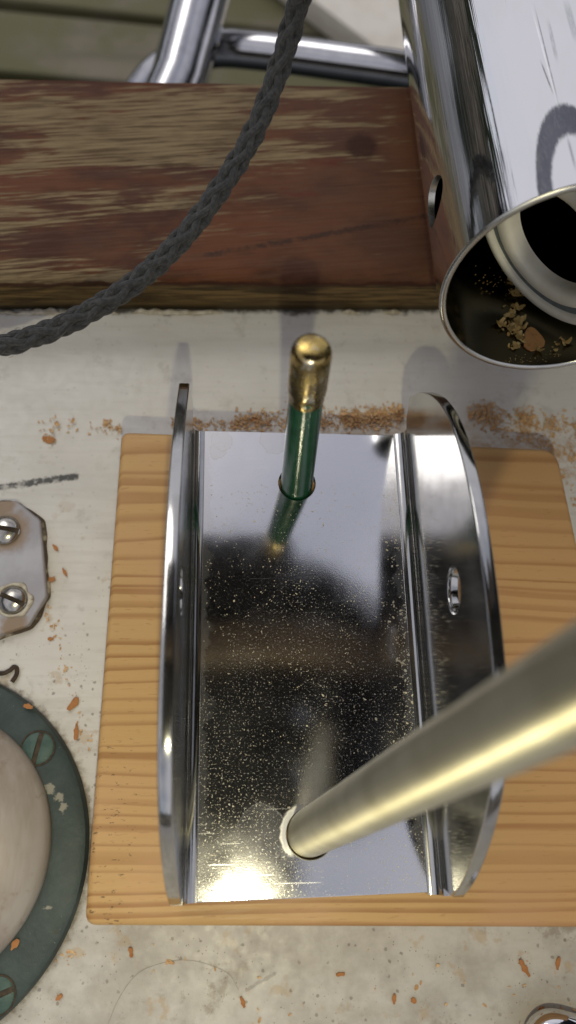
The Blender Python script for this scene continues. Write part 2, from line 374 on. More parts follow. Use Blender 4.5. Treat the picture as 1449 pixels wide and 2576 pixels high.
def rail_material():
    n = Nodes('peeling_varnished_teak', True); X = n.xyz()
    pr = n.map((1, 1, 1), (0, 0, R(-7)))
    xr = n.xyz(pr)
    g1 = n.noise(1.0, 4, 0.62, n.map((0.020, 0.105, 0.105), v=pr), 0.4); g2 = n.noise(1.0, 4, 0.7, n.map((0.05, 1.1, 1.1), v=pr))
    bias = n.add(n.ramp(X[0], -75, 20, 0.075, -0.095, False), n.ramp(X[1], 165, 215, -0.06, 0.05, False))
    spot = n.vm('DISTANCE', n.vm('MULTIPLY', n.p, (0.6, 1, 0)), (-32.0 * 0.6, 196.0, 0)); bias = n.add(bias, n.ramp(spot, 3, 24, 0.10, 0.0))
    f = n.add(n.add(g1, bias), n.mul(n.math('SUBTRACT', g2, 0.5), 0.45))
    bare = n.mul(n.ramp(f, 0.495, 0.60), 0.92)
    varn = n.mix(n.ramp(n.noise(0.07, 4, 0.6, n.map((0.5, 1, 1))), 0.35, 0.65), (0.128, 0.044, 0.016), (0.054, 0.019, 0.009))
    varn = n.mix(n.mul(n.ramp(g2, 0.4, 0.65), 0.45), varn, (0.120, 0.062, 0.036))
    varn = n.mix(n.ramp(X[0], -30, 30, 0.0, 0.45), varn, (0.108, 0.054, 0.032))
    wood = n.mix(n.ramp(g2, 0.35, 0.62), (0.105, 0.072, 0.038), (0.265, 0.20, 0.110))
    c = n.mix(bare, varn, wood)
    red = n.ramp(n.noise(0.10, 4, 0.6, n.map((0.45, 1.1, 1), loc=(5, 3, 0))), 0.60, 0.70, 0.0, 0.6)
    c = n.mix(n.mul(red, n.math('SUBTRACT', 1.0, bare)), c, (0.105, 0.022, 0.012))
    k = on_z(910, 370, -3); kn = n.vm('DISTANCE', n.p, (k.x, k.y, -3)); kn = n.add(kn, n.mul(n.noise(0.5, 3), 3.5))
    c = n.mix(n.ramp(kn, 4.8, 8.0, 0.8, 0.0), c, (0.034, 0.011, 0.007))
    a = on_z(520, 645, -3); b = on_z(1080, 545, -3)
    g3 = n.ramp(n.noise(1.0, 3, 0.7, n.map((0.03, 2.6, 2.6), v=pr)), 0.56, 0.68, 0, 0.55); c = n.mix(g3, c, (0.040, 0.020, 0.012))
    crack = n.segment((a.x, a.y), (b.x, b.y), 1.1, 2.0); crack = n.mul(crack, n.ramp(n.noise(0.2, 3), 0.35, 0.55, 0.2, 0.9))
    c = n.mix(crack, c, (0.045, 0.024, 0.016))
    # bare, damp front edge below the varnish
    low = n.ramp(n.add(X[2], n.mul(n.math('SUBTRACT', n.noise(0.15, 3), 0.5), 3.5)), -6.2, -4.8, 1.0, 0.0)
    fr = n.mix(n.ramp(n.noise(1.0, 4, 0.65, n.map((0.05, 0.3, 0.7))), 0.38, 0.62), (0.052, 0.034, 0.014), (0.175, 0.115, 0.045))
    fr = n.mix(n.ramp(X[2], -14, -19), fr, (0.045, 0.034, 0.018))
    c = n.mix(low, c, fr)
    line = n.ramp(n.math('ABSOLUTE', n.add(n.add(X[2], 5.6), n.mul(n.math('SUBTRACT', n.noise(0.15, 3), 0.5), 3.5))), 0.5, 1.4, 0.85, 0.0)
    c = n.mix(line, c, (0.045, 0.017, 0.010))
    nb = n.bump(n.add(n.mul(g2, 0.8), n.mul(bare, -0.5)), 0.30, 0.8)
    return n.done(c, n.ramp(bare, 0, 1, 0.50, 0.8), 0.0, nb, Specular_IOR_Level=0.12)
M_RAIL = rail_material()

def simple(name, c1, c2, rough, scale=0.2, metal=0.0, bump=0.05, bscale=1.5, stretch=(1, 1, 1), lo=0.35, hi=0.65, spec=0.4):
    n = Nodes(name); f = n.ramp(n.noise(scale, 4, 0.6, n.map(stretch)), lo, hi)
    return n.done(n.mix(f, c1, c2), n.ramp(n.noise(scale * 2, 3), 0.3, 0.7, rough * 0.85, min(1, rough * 1.15)), metal,
                  n.bump(n.noise(bscale, 3, 0.6, n.map(stretch)), bump, 0.7), Specular_IOR_Level=spec)

M_GREEN = simple('green_enamel', (0.006, 0.060, 0.026), (0.010, 0.082, 0.034), 0.22, 0.2, bump=0.008, bscale=2.0, spec=0.5)
def brass_material():
    n = Nodes('tarnished_brass')
    f = n.ramp(n.noise(0.30, 4, 0.65), 0.42, 0.66); g = n.ramp(n.noise(0.55, 3, 0.6, n.map((1, 1, 0.35))), 0.56, 0.72)
    c = n.mix(f, (0.46, 0.34, 0.115), (0.24, 0.175, 0.075)); c = n.mix(g, c, (0.56, 0.52, 0.42))
    return n.done(c, n.ramp(n.noise(0.8, 3), 0.3, 0.7, 0.18, 0.36), 1.0, n.bump(n.noise(0.6, 3), 0.05, 0.7))
M_BRASS = brass_material()
ROD_ROT = 0.25
def rod_material():
    n = Nodes('brushed_rod_steel'); X = n.xyz()
    h = n.noise(1.0, 4, 0.75, n.map((0.12, 0.12, 9.0)))
    c = n.mix(n.ramp(n.noise(0.1, 3), 0.35, 0.7), (0.60, 0.565, 0.42), (0.50, 0.465, 0.33))
    tg = n.t.nodes.new('ShaderNodeTangent'); tg.direction_type = 'RADIAL'; tg.axis = 'Z'
    return n.done(c, n.add(0.40, n.mul(h, 0.2)), 1.0, n.bump(h, 0.02, 0.8), Anisotropic=0.95, Anisotropic_Rotation=ROD_ROT, Tangent=tg.outputs[0])
M_ROD = rod_material()
def rope_material():
    n = Nodes('dark_grey_braid'); f = n.noise(1.1, 4, 0.7); g = n.noise(6.0, 2, 0.6)
    c = n.mix(n.ramp(f, 0.35, 0.7), (0.030, 0.032, 0.035), (0.070, 0.070, 0.068)); c = n.mix(n.ramp(g, 0.6, 0.75, 0, 0.4), c, (0.16, 0.15, 0.13))
    return n.done(c, 0.8, 0.0, n.bump(n.add(g, n.noise(3.0, 3)), 0.12, 0.8), Specular_IOR_Level=0.25, Sheen_Weight=0.15)
M_ROPE = rope_material()
M_NYLON = simple('white_nylon', (0.88, 0.85, 0.71), (0.84, 0.80, 0.65), 0.38, 0.25, bump=0.01)
M_GREYRUB = simple('grey_rubber', (0.155, 0.185, 0.185), (0.125, 0.15, 0.15), 0.55, 0.3, bump=0.01)
M_PLATE = simple('dull_grey_metal', (0.37, 0.365, 0.385), (0.30, 0.29, 0.30), 0.48, 0.09, metal=0.35, bump=0.03)
def plate_material():
    n = Nodes('weathered_grey_plate'); c = n.mix(n.ramp(n.noise(0.09, 4), 0.35, 0.65), (0.40, 0.395, 0.415), (0.31, 0.30, 0.315))
    s = None
    for (u, v, r) in ((15, 1335, 6.0), (0, 1275, 4.0), (35, 1575, 3.5)):
        k = on_z(u, v, -19.4); d = n.ramp(n.add(n.vm('DISTANCE', n.p, (k.x + 72, k.y - 75, 2.6)), n.mul(n.noise(0.45, 4, 0.65), 4.0)), r * 0.8 + 1.2, r * 1.2 + 2.2, 0.85, 0.0)
        s = d if s is None else n.mx(s, d)
    c = n.mix(s, c, (0.24, 0.16, 0.085))
    return n.done(c, 0.55, 0.15, n.bump(n.noise(0.8, 4), 0.05, 0.7))
M_PLATE = plate_material()
M_SCREW = simple('stainless_screw', (0.50, 0.485, 0.45), (0.36, 0.34, 0.30), 0.24, 0.4, metal=1.0, bump=0.02)
M_SEAL = simple('old_sealant', (0.075, 0.052, 0.030), (0.42, 0.37, 0.27), 0.7, 0.10, bump=0.25, lo=0.50, hi=0.60)
M_WHITESEAL = simple('cream_sealant', (0.58, 0.54, 0.44), (0.36, 0.31, 0.22), 0.65, 0.4, bump=0.2)
def verdigris():
    n = Nodes('dark_green_patina')
    c = n.mix(n.ramp(n.noise(0.12, 5, 0.65), 0.36, 0.66), (0.028, 0.044, 0.040), (0.046, 0.066, 0.060))
    c = n.mix(n.ramp(n.noise(0.5, 4, 0.7), 0.62, 0.74, 0, 0.7), c, (0.045, 0.036, 0.014))
    c = n.mix(n.ramp(n.noise(1.5, 3, 0.6), 0.70, 0.76, 0, 0.75), c, (0.20, 0.23, 0.18))
    # chips of old white paint
    w = None
    for (u, v, r) in ((128, 1985, 2.0), (150, 2005, 1.6), (158, 2030, 1.7), (120, 2282, 0.9)):
        k = on_z(u, v, -19); d = n.vm('DISTANCE', n.vm('MULTIPLY', n.p, (1, 1, 0)), (k.x + 88.9, k.y - 8.9, 0))
        d = n.ramp(n.add(d, n.mul(n.noise(0.9, 3, 0.6), 2.6)), r * 0.6 + 0.9, r * 0.6 + 1.5, 0.85, 0.0); w = d if w is None else n.mx(w, d)
    c = n.mix(w, c, (0.28, 0.265, 0.20))
    return n.done(c, 0.5, 0.0, n.bump(n.noise(0.7, 4, 0.65), 0.15, 0.6), Specular_IOR_Level=0.35)
M_PATINA = verdigris()
M_PATSCREW = simple('verdigris_screw', (0.034, 0.072, 0.058), (0.060, 0.105, 0.085), 0.5, 0.5, bump=0.1)
def dome_material():
    n = Nodes('worn_pewter'); s = n.noise(1.0, 4, 0.65, n.map((0.12, 0.03, 0.2), (0, 0, R(12))))
    c = n.mix(n.ramp(s, 0.35, 0.65), (0.29, 0.245, 0.20), (0.37, 0.335, 0.29)); c = n.mix(n.ramp(n.noise(0.3, 4), 0.58, 0.72, 0, 0.5), c, (0.22, 0.16, 0.11))
    return n.done(c, n.ramp(s, 0.3, 0.7, 0.42, 0.55), 0.1, n.bump(n.noise(0.8, 3), 0.02, 0.6))
M_DOME = dome_material()
def chip_material(name, a, b, dk):
    n = Nodes(name); i = n.island(); c = n.mix(i, a, b); c = n.mix(n.ramp(n.noise(1.0, 4, 0.65), 0.5, 0.72, 0, 0.6), c, dk)
    return n.done(c, 0.75, 0.0, n.bump(n.noise(2.5, 3), 0.08, 0.7), Specular_IOR_Level=0.25)
M_CHIP = chip_material('orange_wood_chip', (0.50, 0.265, 0.095), (0.38, 0.165, 0.058), (0.27, 0.12, 0.045))
M_DUST = chip_material('sawdust', (0.66, 0.46, 0.25), (0.46, 0.255, 0.11), (0.38, 0.23, 0.12))
M_PALECHIP = chip_material('pale_shaving', (0.66, 0.50, 0.21), (0.50, 0.33, 0.105), (0.30, 0.18, 0.06))
M_FINECHIP = chip_material('dry_sawdust_flecks', (0.62, 0.58, 0.46), (0.52, 0.46, 0.31), (0.42, 0.34, 0.19))
def jetty_material(name, c1, c2, green, seed):
    n = Nodes(name); f = n.ramp(n.noise(1.0, 4, 0.65, n.map((0.004, 0.05, 0.05), loc=(seed, seed, 0))), 0.34, 0.66)
    g = n.ramp(n.noise(0.012, 4, 0.6, n.map(loc=(seed * 3, 0, 0))), 0.36, 0.62)
    c = n.mix(g, n.mix(f, c1, c2), green)
    return n.done(c, 0.8, 0.0, n.bump(n.noise(1.0, 4, 0.65, n.map((0.02, 0.3, 0.3))), 1.5, 0.6))
M_BOARD = simple('pale_board_paint', (0.80, 0.75, 0.64), (0.70, 0.64, 0.53), 0.6, 0.02, bump=0.3, bscale=0.1)
M_WATER = simple('dark_water', (0.010, 0.014, 0.012), (0.016, 0.02, 0.016), 0.08, 0.002, bump=6.0, bscale=0.008)
def shore_material():
    n = Nodes('distant_shore', True); X = n.xyz(); f = n.noise(1.0, 3, 0.6, n.map((0.00008, 0.00008, 0.0007)))
    c = n.mix(n.ramp(f, 0.42, 0.50), (0.030, 0.034, 0.022), (0.33, 0.29, 0.23)); c = n.mix(n.ramp(f, 0.56, 0.62), c, (0.12, 0.085, 0.06))
    c = n.mix(n.ramp(X[2], 4500, 7000), c, (0.026, 0.034, 0.018)); return n.done(c, 0.95, Specular_IOR_Level=0.1)
M_BANK = shore_material()
M_PHONE = simple('black_phone_shell', (0.010, 0.010, 0.011), (0.014, 0.013, 0.014), 0.6, 0.1, bump=0.0, spec=0.15)
M_SKIN = simple('skin', (0.17, 0.115, 0.06), (0.13, 0.085, 0.045), 0.55, 0.05, bump=0.1, bscale=0.6)
M_JACKET = simple('navy_jacket', (0.012, 0.014, 0.020), (0.018, 0.020, 0.027), 0.85, 0.05, bump=0.4, bscale=0.8)
M_TROUSER = simple('dark_trousers', (0.020, 0.020, 0.022), (0.03, 0.03, 0.031), 0.9, 0.05, bump=0.4, bscale=0.8)
M_ADDED_GLOVE = simple('added_black_glove', (0.009, 0.009, 0.010), (0.014, 0.014, 0.015), 0.9, 0.3, bump=0.3, bscale=1.5, spec=0.1)
M_HAIR = simple('dark_hair', (0.020, 0.013, 0.009), (0.035, 0.022, 0.014), 0.6, 0.2, bump=0.6, bscale=0.6, stretch=(0.3, 1, 1))
M_RECESS_SHADE = simple('recess_shade', (0.035, 0.027, 0.018), (0.07, 0.05, 0.03), 0.85, 0.8, bump=0.1)  # dark tone for the shade in screw slots and grooves
M_HAIRLIGHT = simple('fair_hair', (0.22, 0.17, 0.11), (0.28, 0.22, 0.15), 0.6, 0.5, bump=0.0)
M_WIRE = simple('rusty_wire', (0.060, 0.036, 0.020), (0.035, 0.022, 0.014), 0.7, 0.5, bump=0.1)
m = bpy.data.materials.new('lit_led'); m.use_nodes = True; b = m.node_tree.nodes['Principled BSDF']
b.inputs['Base Color'].default_value = (0.9, 0.85, 0.6, 1); b.inputs['Emission Color'].default_value = (1.0, 0.92, 0.62, 1)
b.inputs['Emission Strength'].default_value = LED_RADIANCE; M_LED = m

# ================================================================== the setting
def deck():
    bm = bmesh.new(); xs = [-500 + 20 * i for i in range(66)]
    ys = [-600, -300, -100, 0, 60, 100, 130, 141, 143, 144.5, 146, 148, 150, 152, 155, 162, 205]
    def zz(y):
        if y < 143: return DECK
        return DECK + (min(y, 153) - 143) ** 1.3 * 0.17
    g = [[bm.verts.new((x, y + 0.03 * x * (1 if y > 100 else 0), zz(y))) for y in ys] for x in xs]
    for i in range(len(xs) - 1):
        for j in range(len(ys) - 1): bm.faces.new((g[i][j], g[i + 1][j], g[i + 1][j + 1], g[i][j + 1]))
    o = part('deck', bm, M_DECK, smooth=60)
    props(o, 'cream gelcoat deck, worn and speckled with dirt', None, None, 'structure')
deck()
bm = bmesh.new(); bmesh.ops.create_grid(bm, x_segments=2, y_segments=2, size=150000); bmesh.ops.translate(bm, verts=bm.verts, vec=(0, 0, -800))
props(part('water', bm, M_WATER), 'dark water under the jetty', None, None, 'structure')

# ------------------------------------------------------------------ wooden toe rail
def rail():
    t = thing('toe_rail', 'weathered red-brown wooden rail with peeling varnish across the top of the deck', 'rail', (0, 185, DECK))
    prof = [(152.6, -19.8), (152.2, -14), (151.6, -8), (151.0, -5.4), (151.3, -4.0), (152.6, -3.2), (156, -2.8), (175, -2.5), (200, -2.6), (219, -3.0), (221.6, -3.5), (222.8, -5.0), (223, -26), (153.5, -26)]
    bm = bmesh.new(); rings = []; N = 120
    for i in range(N + 1):
        x = -420 + 1000 * i / N
        ring = []
        for (y, z) in prof:
            w = noise.noise(Vector((x * 0.02, y * 0.05, z * 0.05))) * 0.5
            ring.append(bm.verts.new((x, y + x * (0.03 + 0.005 * (y - 152) / 68) + w, z + w * 0.5)))
        rings.append(ring)
    n = len(prof)
    for a, b in zip(rings, rings[1:]):
        for k in range(n): bm.faces.new((a[k], a[(k + 1) % n], b[(k + 1) % n], b[k]))
    bm.faces.new(rings[0]); bm.faces.new(list(reversed(rings[-1]))); bmesh.ops.recalc_face_normals(bm, faces=bm.faces)
    part('timber', bm, M_RAIL, t, smooth=50)
    # squeezed-out sealant along its foot
    for (u0, u1) in ((330, 560), (0, 300), (860, 905), (960, 1010)):
        pts = []; rad = []; k = int((u1 - u0) / 9) + 3
        for i in range(k):
            u = u0 + (u1 - u0) * i / (k - 1); p = on_z(u, 770, -18.5)
            nz = noise.noise(Vector((u * 0.035, 3.1, 0)))
            pts.append((p.x, 151.3 + 0.03 * p.x + nz * 0.8, -18.6 + nz * 0.9)); rad.append(max(0.25, (0.75 + 0.7 * nz) * math.sin(math.pi * min(max(i / (k - 1), 0.04), 0.96)) ** 0.4))
        part('sealant', tube(pts, rad, 8), M_WHITESEAL, t)
rail()

# ------------------------------------------------------------------ jetty and things beyond the rail
def jetty():
    t = thing('jetty', 'greenish weathered plank jetty out of focus beyond the wooden rail', 'jetty', (0, 660, -370))
    cols = [((0.070, 0.062, 0.030), (0.125, 0.108, 0.055), (0.070, 0.072, 0.018), 1.0), ((0.21, 0.18, 0.125), (0.15, 0.13, 0.085), (0.135, 0.125, 0.055), 7.0), ((0.125, 0.112, 0.08), (0.17, 0.15, 0.12), (0.10, 0.10, 0.055), 13.0)]
    mats = [jetty_material('jetty_plank_wood_%s' % w, *c) for w, c in zip(('mossy', 'grey', 'brown'), cols)]
    for i, (y0, y1, mi) in enumerate(((452, 522, 2), (528, 606, 0), (622, 696, 1), (704, 778, 1), (786, 860, 0), (868, 942, 1), (952, 1026, 2))):
        bm = bmesh.new(); bmesh.ops.create_cube(bm, size=1)
        bmesh.ops.scale(bm, verts=bm.verts, vec=(1500, y1 - y0, 28)); bmesh.ops.rotate(bm, verts=bm.verts, cent=(0, 0, 0), matrix=Matrix.Rotation(R(-4.5 + 0.4 * (i % 3)), 3, 'Z'))
        bmesh.ops.translate(bm, verts=bm.verts, vec=(0, (y0 + y1) / 2 - 14, -364 + (i % 2) * 2)); part('plank', bm, mats[mi], t, bevel=3)
    for x in (-420, 330):
        bm = bmesh.new(); bmesh.ops.create_cube(bm, size=1); bmesh.ops.scale(bm, verts=bm.verts, vec=(70, 620, 90)); bmesh.ops.translate(bm, verts=bm.verts, vec=(x, 740, -424))
        part('bearer', bm, mats[2], t, bevel=3)
jetty()
def pale_board():
    a = on_z(775, -10, -322); b = on_z(1010, 168, -322); d = (b - a); d.z = 0; d.normalize(); s = Vector((-d.y, d.x, 0))
    t = thing('pale_board', 'pale cream board lying diagonally on the jetty beyond the steel tubes', 'board', (a + b) / 2)
    lo = a - d * 260; hi = b + d * 160
    pts = [lo, hi, hi + s * 190, lo + s * 190]; c = (a + b) / 2
    part('board_face', poly_solid([round_poly([(p.x, p.y) for p in pts], 6, 4)], lambda x, y, z: Vector((x, y, z - 322)), 24, 2, 2), M_BOARD, t)
pale_board()
def pulpit():
    t = thing('pulpit', 'bent polished steel tubes of a pulpit standing behind the wooden rail', 'pulpit', (-20, 320, -80))
    part('upright', tube([CAM + ray(395, 330) * 318, CAM + ray(452, 200) * 320, CAM + ray(503, 0) * 322, CAM + ray(570, -260) * 324], 12.0, 32), M_PULPIT, t)
    pts = catmull([CAM + ray(u, v) * dd for u, v, dd in ((300, 330, 352), (375, 205, 350), (450, 152, 348), (535, 124, 346), (640, 128, 344), (800, 148, 340), (1030, 180, 334), (1300, 222, 330))], 10)
    part('cross_tube', tube(pts, 7.8, 32), M_PULPIT, t)
pulpit()

def far_bank():
    bm = bmesh.new(); rows = []
    for i in range(240):
        a = 2 * math.pi * i / 240; d = 70000 + 6000 * noise.noise(Vector((a * 3, 0, 1))); row = []
        top = 11000 + 5000 * noise.noise(Vector((math.cos(a) * 2, math.sin(a) * 2, 5))) + 5000 * noise.noise(Vector((math.cos(a) * 14, math.sin(a) * 14, 2)))
        for f, o in ((0, 0), (0.45, 1500), (0.8, 3500), (1.0, 7000)): row.append(bm.verts.new(((d + o) * math.cos(a), (d + o) * math.sin(a), -850 + f * top)))
        rows.append(row)
    for r0, r1 in zip(rows, rows[1:] + rows[:1]):
        for k in range(3): bm.faces.new((r0[k], r1[k], r1[k + 1], r0[k + 1]))
    props(part('hills', bm, M_BANK, None, smooth=60), 'dark wooded far shore', None, None, 'structure')
far_bank()
def added_sail_bag():  # long dark shape added out of view for the tube to mirror
    c = Vector((-430, 40, 150)); t = thing('added_sail_bag', 'dark navy sail bag shape added along the left guard rail, seen only mirrored', 'sail bag', c)
    pts = [Vector((-430 + 10 * math.sin(i * 0.9), -700 + 60 * i, 150 + 12 * math.sin(i * 1.7))) for i in range(24)]
    part('bag', tube(pts, [40 + 34 * math.sin(math.pi * min(max(i / 23, 0.05), 0.95)) ** 0.5 + 4 * math.sin(i * 2.1) for i in range(24)], 20), M_JACKET, t)
    part('guard_wire', tube([(-430, -900, 240), (-428, 0, 236), (-380, 800, 240)], 4, 10), M_CHROME, t)
added_sail_bag()

# ------------------------------------------------------------------ braided rope
def rope():
    t = thing('rope', 'dark grey braided rope hanging in a curve across the wooden rail', 'rope', (-30, 150, 0))
    way = [(765, -70, 60), (752, 0, 52), (703, 170, 42), (640, 330, 34), (557, 470, 28), (452, 607, 23), (330, 718, 19), (190, 803, 16), (80, 848, 14), (-10, 872, 12), (-110, 880, 10)]
    path = catmull([on_z(u, v, z) for u, v, z in way], 40)
    L = [0]
    for a, b in zip(path, path[1:]): L.append(L[-1] + (b - a).length)
    step = 0.55; n = int(L[-1] / step); pts = []; j = 0
    for i in range(n + 1):
        s = i * step
        while j < len(L) - 2 and L[j + 1] < s: j += 1
        f = (s - L[j]) / (L[j + 1] - L[j]); pts.append(path[j].lerp(path[j + 1], f))
    x = basis(pts[1] - pts[0])[0]; fr = []
    for i, p in enumerate(pts):
        tg = (pts[min(i + 1, n)] - pts[max(i - 1, 0)]).normalized(); x = (x - tg * x.dot(tg)).normalized(); fr.append((p, x.copy(), tg.cross(x)))
    P = 30.0; w = 2 * math.pi / P
    for sgn in (1, -1):
        for q in range(4):
            sp = []
            for i, (p, ax, ay) in enumerate(fr):
                s = i * step; th = sgn * w * s + q * math.pi / 2 + 0.4; rr = 1.58 + sgn * 0.32 * math.cos(4 * w * s)
                sp.append(p + (ax * math.cos(th) + ay * math.sin(th)) * rr)
            part('strand', tube(sp, 0.90, 9), M_ROPE, t)
    part('core', tube([f[0] for f in fr[::4]], 1.2, 8), M_ROPE, t)
    rnd = random.Random(11); bm = bmesh.new()                    # loose fibres standing off the braid
    for i in range(260):
        p, ax, ay = fr[rnd.randrange(2, n - 2)]; a = rnd.uniform(0, 6.28); o = ax * math.cos(a) + ay * math.sin(a); tg = ax.cross(ay) * rnd.uniform(-1.2, 1.2)
        q = p + o * 2.5; l = rnd.uniform(0.25, 0.8); tube_into(bm, [q, q + (o + tg * 0.6) * l * 0.5, q + (o * 0.8 + tg * 1.6) * l], 0.035, 3)
    props(part('fibre', bm, M_ROPE, t, smooth=None), None, None, None, 'stuff')
rope()

# ------------------------------------------------------------------ polished tube
TAZ, TEL = R(1.31), R(-8.02)
TD = Vector((math.sin(TAZ) * math.cos(TEL), math.cos(TAZ) * math.cos(TEL), math.sin(TEL)))
TA = TD.cross(Vector((0, 0, 1))).normalized(); TB = TA.cross(TD)
TC = Vector((54.58, 118.86, 39.93)); TR, TRI = 27.0, 25.5
TFRAME = Matrix(((TA.x, TD.x, TB.x, TC.x * MM), (TA.y, TD.y, TB.y, TC.y * MM), (TA.z, TD.z, TB.z, TC.z * MM), (0, 0, 0, 1)))
def tube_material():
    n = Nodes('polished_tube_steel'); X = n.xyz()
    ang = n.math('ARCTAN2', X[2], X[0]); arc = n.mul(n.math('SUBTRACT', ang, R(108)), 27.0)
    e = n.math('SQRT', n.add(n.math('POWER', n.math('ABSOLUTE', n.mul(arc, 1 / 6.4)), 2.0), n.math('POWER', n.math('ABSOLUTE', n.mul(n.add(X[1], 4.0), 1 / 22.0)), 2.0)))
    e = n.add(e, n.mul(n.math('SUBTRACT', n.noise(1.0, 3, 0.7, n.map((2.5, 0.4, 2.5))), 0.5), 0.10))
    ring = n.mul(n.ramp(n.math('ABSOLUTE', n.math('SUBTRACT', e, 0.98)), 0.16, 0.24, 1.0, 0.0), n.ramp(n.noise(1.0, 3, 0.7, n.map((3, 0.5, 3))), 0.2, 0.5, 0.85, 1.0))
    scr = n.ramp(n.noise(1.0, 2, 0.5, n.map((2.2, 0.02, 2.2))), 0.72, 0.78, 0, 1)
    c = n.mix(ring, (0.76, 0.76, 0.77), (0.10, 0.105, 0.125))  # dark oval mark, partly a mirrored shape, painted into the steel colour
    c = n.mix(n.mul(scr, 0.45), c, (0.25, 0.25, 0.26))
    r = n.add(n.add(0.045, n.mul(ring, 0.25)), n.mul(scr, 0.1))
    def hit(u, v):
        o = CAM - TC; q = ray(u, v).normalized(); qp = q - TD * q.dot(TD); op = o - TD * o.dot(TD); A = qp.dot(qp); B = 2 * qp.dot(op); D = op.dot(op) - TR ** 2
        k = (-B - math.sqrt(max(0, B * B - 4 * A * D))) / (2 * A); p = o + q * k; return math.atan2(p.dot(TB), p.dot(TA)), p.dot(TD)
    def streak(c, pa, pb, w, colr, amt):  # lengthwise reflections and scratches painted into the steel colour
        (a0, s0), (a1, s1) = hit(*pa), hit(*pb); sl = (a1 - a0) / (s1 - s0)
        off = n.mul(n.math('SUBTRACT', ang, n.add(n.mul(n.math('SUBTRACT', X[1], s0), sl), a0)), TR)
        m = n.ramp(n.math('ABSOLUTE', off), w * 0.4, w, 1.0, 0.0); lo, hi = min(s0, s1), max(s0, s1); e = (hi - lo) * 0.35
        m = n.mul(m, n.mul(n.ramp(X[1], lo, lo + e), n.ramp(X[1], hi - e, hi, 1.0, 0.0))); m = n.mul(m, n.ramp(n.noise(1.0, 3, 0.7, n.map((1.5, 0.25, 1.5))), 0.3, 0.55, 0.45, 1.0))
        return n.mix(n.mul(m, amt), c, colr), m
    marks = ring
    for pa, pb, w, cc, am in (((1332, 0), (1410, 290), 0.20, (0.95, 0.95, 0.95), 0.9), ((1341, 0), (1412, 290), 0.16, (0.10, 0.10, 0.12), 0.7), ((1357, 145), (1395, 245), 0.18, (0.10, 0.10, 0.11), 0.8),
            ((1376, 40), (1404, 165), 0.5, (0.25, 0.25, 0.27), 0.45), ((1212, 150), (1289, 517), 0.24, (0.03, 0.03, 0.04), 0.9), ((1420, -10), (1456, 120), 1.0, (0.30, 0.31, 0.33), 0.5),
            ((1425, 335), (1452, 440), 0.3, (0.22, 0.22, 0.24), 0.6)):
        c, mm = streak(c, pa, pb, w, cc, am); marks = n.mx(marks, n.mul(mm, 0.5))
    haze = n.ramp(n.noise(1.0, 4, 0.65, n.map((0.10, 0.03, 0.10))), 0.42, 0.75, 0.0, 0.16); c = n.mix(haze, c, (0.55, 0.54, 0.50))
    r = n.mx(r, n.mul(marks, 0.3))
    h = n.noise(1.0, 4, 0.65, n.map((0.33, 0.004, 0.33)))
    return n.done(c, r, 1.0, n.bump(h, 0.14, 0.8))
def steel_tube():
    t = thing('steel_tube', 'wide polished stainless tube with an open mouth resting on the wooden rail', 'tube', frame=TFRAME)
    # wall with a real drilled hole on the left side, cut by a boolean whose result is kept as plain meshes
    Lt = 300.0; hs, ha, hr = 23.0, R(178), 5.4; rot = Matrix.Rotation(R(-90), 4, 'X')
    ys = [0.0, 12, 34] + [60 + 24 * i for i in range(10)] + [Lt]
    bm = lathe([(TR, y) for y in ys] + [(TRI, y) for y in reversed(ys)], rot, 160, True)
    me = bpy.data.meshes.new('tube_blank'); bm.to_mesh(me); bm.free(); blank = bpy.data.objects.new('tube_blank', me); COL.objects.link(blank)
    dirn = Vector((math.cos(ha), 0, math.sin(ha)))
    bm = lathe([(0, -9), (hr, -9), (hr, 9), (0, 9)], Matrix.Translation(Vector((0, hs, 0)) + dirn * TR) @ frame_to((0, 0, 0), dirn), 56)
    me2 = bpy.data.meshes.new('drill'); bm.to_mesh(me2); bm.free(); drill = bpy.data.objects.new('drill', me2); COL.objects.link(drill)
    md = blank.modifiers.new('cut', 'BOOLEAN'); md.operation = 'DIFFERENCE'; md.solver = 'EXACT'; md.object = drill
    bpy.context.view_layer.update()
    cut = bpy.data.meshes.new_from_object(blank.evaluated_get(bpy.context.evaluated_depsgraph_get()))
    bpy.data.objects.remove(blank); bpy.data.objects.remove(drill)
    def zone(f):
        c = f.calc_center_median(); r = math.hypot(c.x, c.z); n = f.normal; rad = abs(n.x * c.x + n.z * c.z) / r
        if r > TR - 0.12 and rad > 0.6: return 0
        if r < TRI + 0.12 and rad > 0.6: return 1
        return 2 if 1 < c.y < 60 else 3
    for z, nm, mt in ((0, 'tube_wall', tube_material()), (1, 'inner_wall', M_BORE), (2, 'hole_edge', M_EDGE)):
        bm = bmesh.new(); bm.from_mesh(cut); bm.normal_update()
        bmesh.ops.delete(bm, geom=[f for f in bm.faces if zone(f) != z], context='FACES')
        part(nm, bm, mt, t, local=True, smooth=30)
    bpy.data.meshes.remove(cut)
    part('added_end_plug', lathe([(0, Lt - 20), (TRI - 0.05, Lt - 20), (TRI - 0.05, Lt - 18), (0, Lt - 18)], rot, 48), M_BORE, t, local=True)  # unseen plug added to keep daylight out of the bore
    # bright sawn rim
    part('rim', lathe([(TRI - 0.02, -0.02), (TRI + 0.12, -0.25), (TRI + 0.65, -0.50), (TR - 0.65, -0.50), (TR - 0.12, -0.25), (TR + 0.02, -0.02)], Matrix.Rotation(R(-90), 4, 'X'), 144, True), M_EDGE, t, local=True, smooth=60)
steel_tube()
